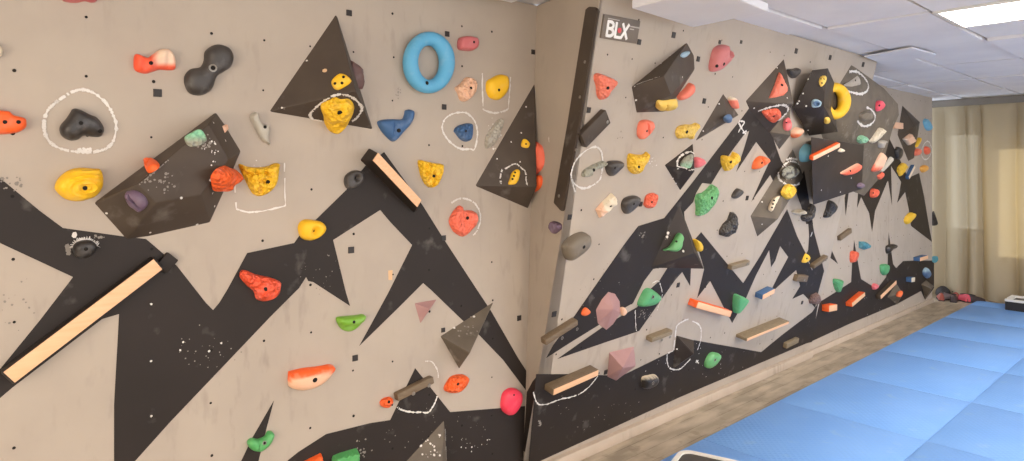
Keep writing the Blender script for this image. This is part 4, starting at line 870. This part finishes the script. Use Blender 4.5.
hold('grey hooked hold below the long cream hold', 'VO', [(878,146),(879,141),(885,140),(887.5,141.5),(883.5,143),(883,148),(879,148)], .045, M('grey'))
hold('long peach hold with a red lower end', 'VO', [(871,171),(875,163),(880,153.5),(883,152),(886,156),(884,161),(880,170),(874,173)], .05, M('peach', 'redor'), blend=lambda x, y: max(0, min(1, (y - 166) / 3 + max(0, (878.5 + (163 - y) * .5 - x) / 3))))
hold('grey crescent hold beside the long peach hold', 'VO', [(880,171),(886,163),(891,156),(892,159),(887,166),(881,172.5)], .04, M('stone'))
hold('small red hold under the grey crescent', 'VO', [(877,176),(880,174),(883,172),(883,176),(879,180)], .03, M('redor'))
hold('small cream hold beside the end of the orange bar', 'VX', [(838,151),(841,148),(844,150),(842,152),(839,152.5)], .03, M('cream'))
hold('red half-moon hold with a pale top on the black box volume', 'VX', [(840,173),(845,170),(852,166),(858,163),(860,164),(859,169),(853,174),(846,176),(841,175)], .05, M('redor', 'peach'), bolts=[(850.5,171)], br=.008, blend=lambda x, y: max(0, min(1, (169.5 - (x - 850) * .6 - y) / 2)))
hold('purple-grey hold at the lower right corner of the black box volume', 'VX', [(857,187),(858,184),(861,182.5),(863,184),(862.5,187),(859,188.5)], .04, M('purple'))
rail('orange bar hold across the upper face of the black box volume', 'VX', (813,158.5), (840,145), 0.034, 0.03, M('orange'), M('peach'), bolts=[(825,153)], steel=False)
rail('black wedge rail right of the long black batten', 'B', (584,141.5), (608.5,116.5), 0.085, 0.035, VOLK, bolts=[(607.5,122)])
rail('brown rail at the left end of the black mural stripe', 'B', (546,343), (578,322.5), 0.034, 0.04, BROWN, bolts=[(562,338),(577,329)])
rail('brown rail above the small low volume', 'B', (652,340.5), (672.5,332.5), 0.03, 0.045, OLIVEW, bolts=[(662,340),(670,337)])
rail('pine-faced plank with a brown top on the low black band', 'B', (553,392.5), (598.5,372.5), 0.036, 0.065, BROWN, WOOD, bolts=[(577,381.5)], steel=False)
rail('orange-capped rail with a pine front in the grey mural field', 'B', (697.2,304.8), (731.4,314.3), 0.045, 0.065, M('orange'), WOOD, bolts=[(715,310),(717,310.5)], steel=False, cap=True)
rail('small rounded brown rail near the green triangular hold', 'B', (732,268), (750,263), 0.034, 0.035, OLIVEW, bolts=[(747.5,264)])
rail('blue block with a pine front below the zigzag mural', 'B', (762.5,297.3), (774.5,291), 0.04, 0.06, M('blue'), WOOD)
rail('long pale plank shelf low on the leaning wall', 'B', (746.5,340), (789,322.5), .022, .085, OLIVEW, WOOD)
rail('grey-brown rail near the skirting at the far lower end of the leaning wall', 'B', (787,346.5), (799,340.5), 0.045, 0.035, OLIVEW)
rail('brown rail beside the bright yellow small hold', 'B', (814.5,267), (828,257.5), 0.034, 0.04, BROWN, bolts=[(826,260)])
rail('dark brown block rail below the zigzag peak', 'B', (797.5,278.5), (808,279), 0.055, 0.035, BROWN, bolts=[(804.5,280)])
# ================================================================ holds on the far wall section
hold('red-orange hold in the black V of the mural', 'C', [(870,195),(871,189),(874,188),(877,190),(877,195),(875,198),(871,198)], .06, M('redor'), 'donut', bolts=[(873.5,193)], br=.009)
hold('yellow crinkled hold below the kite-shaped volume', 'C', [(897,170),(899,165),(903,162),(906,166),(904,172),(900,177),(898,174)], .06, M('yellow'), 'pits')
hold('faded orange hold near the far edge of the wall', 'C', [(920,170),(921,166),(926,165),(927,170),(923,173)], .05, M('paleyellow', 'orange'), blend=lambda x, y: .35)
hold('red oval hold in a chalk ring at the far edge of the wall', 'C', [(924,150),(925,146),(927.5,147),(929,152),(927.5,155),(925,154)], .05, M('redor'))
hold('blue hold at the far top edge of the wall', 'C', [(923,122),(925,118),(928,121),(931,127),(930,131),(926,130)], .06, M('donut'))
hold('salmon hold behind the kite-shaped volume', 'C', [(914,152),(917,148),(920,150),(919,155),(915,156)], .05, M('salmon'))
hold('thin yellow hold edge behind the kite-shaped volume', 'C', [(914,146),(917,140),(919,137),(919,142),(916,148)], .05, M('yellow'))
hold('black pod hold left of the kite-shaped volume', 'C', [(895,150),(897,146),(901,149),(901,156),(899,160),(896,158)], .06, M('black'))
hold('blue faceted hold on the far grey field', 'C', [(859,248),(859,241),(864,241),(870,245),(868,249),(864,250)], .06, M('teal'), 'jag', sharp=True)
hold('orange-red hold on top of the first black spire', 'C', [(850,258),(851,251),(856,251),(857,256),(855,262),(851,263)], .06, M('redor'), 'lump')
hold('black hooked hold on top of the second black spire', 'C', [(886,253),(886,246),(891,244),(895,244),(895,248),(891,250),(888,254)], .06, M('black'))
hold('green hanging hold left of the first black spire', 'C', [(833,280),(835,278),(842,280),(841,287),(839,293),(836,291),(834,286)], .06, M('deepgreen'), 'lump')
hold('green hold left of the second black spire', 'C', [(880,267),(881,264),(887,264),(887,272),(884,276),(881,273)], .06, M('deepgreen'))
hold('yellow oval hold at the edge of the far black band', 'C', [(904,222),(905,217),(910,212),(914,213),(914,217),(911,221),(907,225)], .06, M('yellow'))
hold('small pink hold between the two black spires', 'C', [(872,286),(874,283),(877,285),(876,289),(873,290)], .05, M('coral'))
hold('blue chalky hold on the black end of the far wall', 'C', [(923,275),(923,270),(926,267),(930,272),(930,276),(927,279)], .05, M('blue', 'lightblue'), blend=lambda x, y: max(0, min(1, (273 - y) / 3)))
hold('orange hold on the small low pyramid', 'VC3', [(896,296),(897,292),(901,291.5),(903,294),(901,297)], .04, M('orange'))
hold('pale pink-grey block hold on the kite-shaped volume', 'VC1', [(902,139),(910,133),(916,141),(908,146)], .06, M('peach', 'grey'), sharp=True, R=.4, blend=lambda x, y: max(0, min(1, (y - x + 769) / 6)))
rail('small peach block at the edge of the kite-shaped volume', 'C', (895.5,125.2), (903.5,126), 0.07, 0.035, M('peach'))
rail('blue-sided rail below the kite-shaped volume', 'C', (909,178), (915,166), 0.04, 0.04, M('blue'), M('cream'))
rail('brown rail on the far grey field', 'C', (841,238.5), (852,230.5), 0.045, 0.035, BROWN)
rail('orange block with a pine front at the start of the far black band', 'C', (829,308.8), (837,307.3), 0.06, 0.065, M('orange'), WOOD)
rail('orange rail with a pine front on the far black band', 'C', (852,305), (865,294), 0.042, 0.06, M('orange'), WOOD)
rail('black rail with a pine front rising right of the orange rail', 'C', (880.5,297.5), (896.5,282), 0.042, 0.05, VOLK, WOOD)
rail('blue block with a pine front at the top of the far black end', 'C', (920,259.5), (928,257), 0.045, 0.07, M('blue'), WOOD)
rail('blue block with a white end in the far black end', 'C', (911.5,280), (914.8,279.5), 0.055, 0.06, M('blue'), M('cream'))
hold('black hold on the edge of the wall against the curtain', 'E', [(932,216),(934,210),(937,217),(939,224),(936,226),(932,225)], .07, M('black'), lift=.6)
hold('teal hold on the edge of the wall against the curtain', 'E', [(932,261),(933,256),(938,256),(939,260),(936,263)], .06, M('teal'), lift=.6)
# ---- little black square markers screwed to the walls
MK = plastic('black_marker_plastic', (40, 34, 32), .5, dust=0)
def marker(k, px, py, s, lab):
    pl = {'A': PA, 'B': PB, 'C': PC}[k]; c = pl.hit(px, py); bm = bmesh.new()
    boxbm(bm, c - pl.u * s / 2 - pl.v * s / 2 - pl.n * .001, pl.u * s, pl.v * s, pl.n * .005, .001)
    o = tag(link('wall_marker', bm, MK), lab, 'marker', 'black square wall markers')

for a in (('A',157.5,93,.028,'black square marker below the red and white hold'), ('A',349,13,.026,'black square marker beside the tip of the big black pyramid'), ('A',447,34,.026,'black square marker above the blue ring, on its right'), ('A',444,107,.026,'black square marker below the blue ring'),
          ('A',533,52,.026,'black square marker above the corner pyramid'), ('A',351,250,.028,'black square marker inside the pale pentagon of the mural'), ('A',443.5,238,.026,'black square marker at the mural edge below the red-orange hold'), ('A',519,318,.028,'black square marker low beside the corner, right of the olive pyramid'),
          ('A',355,358,.026,'black square marker below the lime green hold'), ('A',443,330,.022,'black square marker at the left tip of the olive pyramid'),
          ('B',588.5,110,.028,'black square marker left of the red-orange triangular hold'), ('B',569.5,217,.028,'black square marker below the foot of the black batten'), ('B',640.5,204,.028,'black square marker left of the red-orange hold by the mural'), ('B',639,42,.028,'black square marker at the lower right of the sign'),
          ('B',673.5,35,.032,'black square marker above the big faceted volume'), ('B',698,59,.030,'black square marker between the big faceted volume and the rose cup'), ('B',704,101,.032,'black square marker left of the flat triangular volume'), ('B',796,51,.036,'black square marker above the red-hold pyramid'),
          ('B',830,57.5,.036,'black square marker above the tall faceted volume'), ('B',863,64.5,.038,'black square marker at the top end of the leaning wall'), ('B',554,314,.030,'black square marker left of the mauve hexagon'), ('B',605.5,372,.028,'black square marker left of the mauve prism'), ('B',678,285,.030,'black square marker below the dark pyramid'), ('B',747,198,.032,'black square marker left of the tall olive pyramid'), ('B',719.5,42,.022,'black square marker on the tip of the rose cup'), ('B',802,302.5,.030,'black square marker in the pale field at the lower end'), ('B',741,42,.001+.02,'black square marker high on the bare leaning wall')): marker(*a)
# ================================================================ the sign
SG_ = PB
tl, tr, br_, bl_ = [PB.hit(*p, .012) for p in ((605.6,14),(640,21),(637.7,43.8),(600.4,38))]
SX = ((tr - tl) + (br_ - bl_)) / 2; SY = ((bl_ - tl) + (br_ - tr)) / 2
SXu = SX.normalized(); SYu = PB.n.cross(SXu) * -1
if SYu.dot(SY) < 0: SYu = -SYu
SC = (tl + tr + br_ + bl_) / 4; SW = SX.length; SHt = SY.dot(SYu)
sgn = tag(empty('sign_board', SC - PB.n * .012), 'grey-brown sign board with white letters and a red dot atop the leaning wall', 'sign')
SGM = paint('grey_brown_sign_plate', (120, 110, 101), (112, 102, 94), .5)
bm = bmesh.new(); boxbm(bm, SC - SXu * SW / 2 - SYu * SHt / 2 - PB.n * .0115, SXu * SW, SYu * SHt, PB.n * .0115, .003); link('plate', bm, SGM, sgn, 30)
LET = plastic('white_lettering', (238, 236, 234), .5, dust=0, grain=0); DOT = plastic('red_dot', (214, 70, 78), .5, dust=0, grain=0); SMALL = plastic('pale_small_print', (182, 174, 168), .6, dust=0, grain=0)
def sp(s, t, z=.0012): return SC + SXu * (s - .5) * SW + SYu * (t - .5) * SHt + PB.n * z
def letter(strokes, w, mat, name):
    bm = bmesh.new()
    kk = 0
    for st in strokes:
        for (a, b) in zip(st, st[1:]):
            kk += 1
            A = sp(*a); B = sp(*b); d = (B - A).normalized(); s = PB.n.cross(d) * w / 2; A -= d * w * .3; B += d * w * .3
            boxbm(bm, A - s - PB.n * .001, B - A, s * 2, PB.n * (.0025 + .00012 * kk))
    link(name, bm, mat, sgn)
arc = lambda cx, cy, rx, ry: [(cx + rx * math.sin(math.pi * k / 8), cy - ry * math.cos(math.pi * k / 8)) for k in range(9)]
LW = SHt * .125
letter([[(.12,.27),(.12,.86)], [(.12,.27)] + arc(.18,.41,.085,.14) + [(.12,.55)], [(.12,.55)] + arc(.185,.705,.095,.155) + [(.12,.86)]], LW, LET, 'letter')
letter([[(.345,.27),(.345,.86),(.48,.86)]], LW, LET, 'letter')
letter([[(.52,.27),(.67,.86)], [(.68,.27),(.51,.86)]], LW, LET, 'letter')
bm = bmesh.new(); pts = [sp(.445 + .052 * math.cos(k * 1.0472), .56 + .12 * math.sin(k * 1.0472), .003) for k in range(6)]; slab(bm, pts, [p - PB.n * .004 for p in pts]); link('red_dot', bm, DOT, sgn)
letter([[(.10,.15),(.40,.15)]], SHt * .035, SMALL, 'small_print'); letter([[(.73,.31),(.98,.31)], [(.73,.42),(.83,.42)]], SHt * .05, SMALL, 'small_print')
finish_hosts()
# ================================================================ camera, light
cam = bpy.data.cameras.new('camera'); co = bpy.data.objects.new('camera', cam); COL.objects.link(co)
co.location = CAM
co.rotation_euler = (math.pi / 2, 0, math.atan2(FW.y, FW.x) - math.pi / 2)
cam.sensor_width = 36; cam.lens = 36 * F / 1024; cam.shift_y = -(230.5 - HY) / 1024; cam.clip_start = .05
S.camera = co
w = bpy.data.worlds.new('room_air'); S.world = w; w.use_nodes = True
bg = w.node_tree.nodes['Background']; bg.inputs[0].default_value = (.86, .92, 1.0, 1); bg.inputs[1].default_value = 1.1
S.view_settings.view_transform = 'Standard'; S.view_settings.look = 'None'; S.view_settings.exposure = 1.2; S.view_settings.gamma = 1; S.view_settings.use_curve_mapping = False
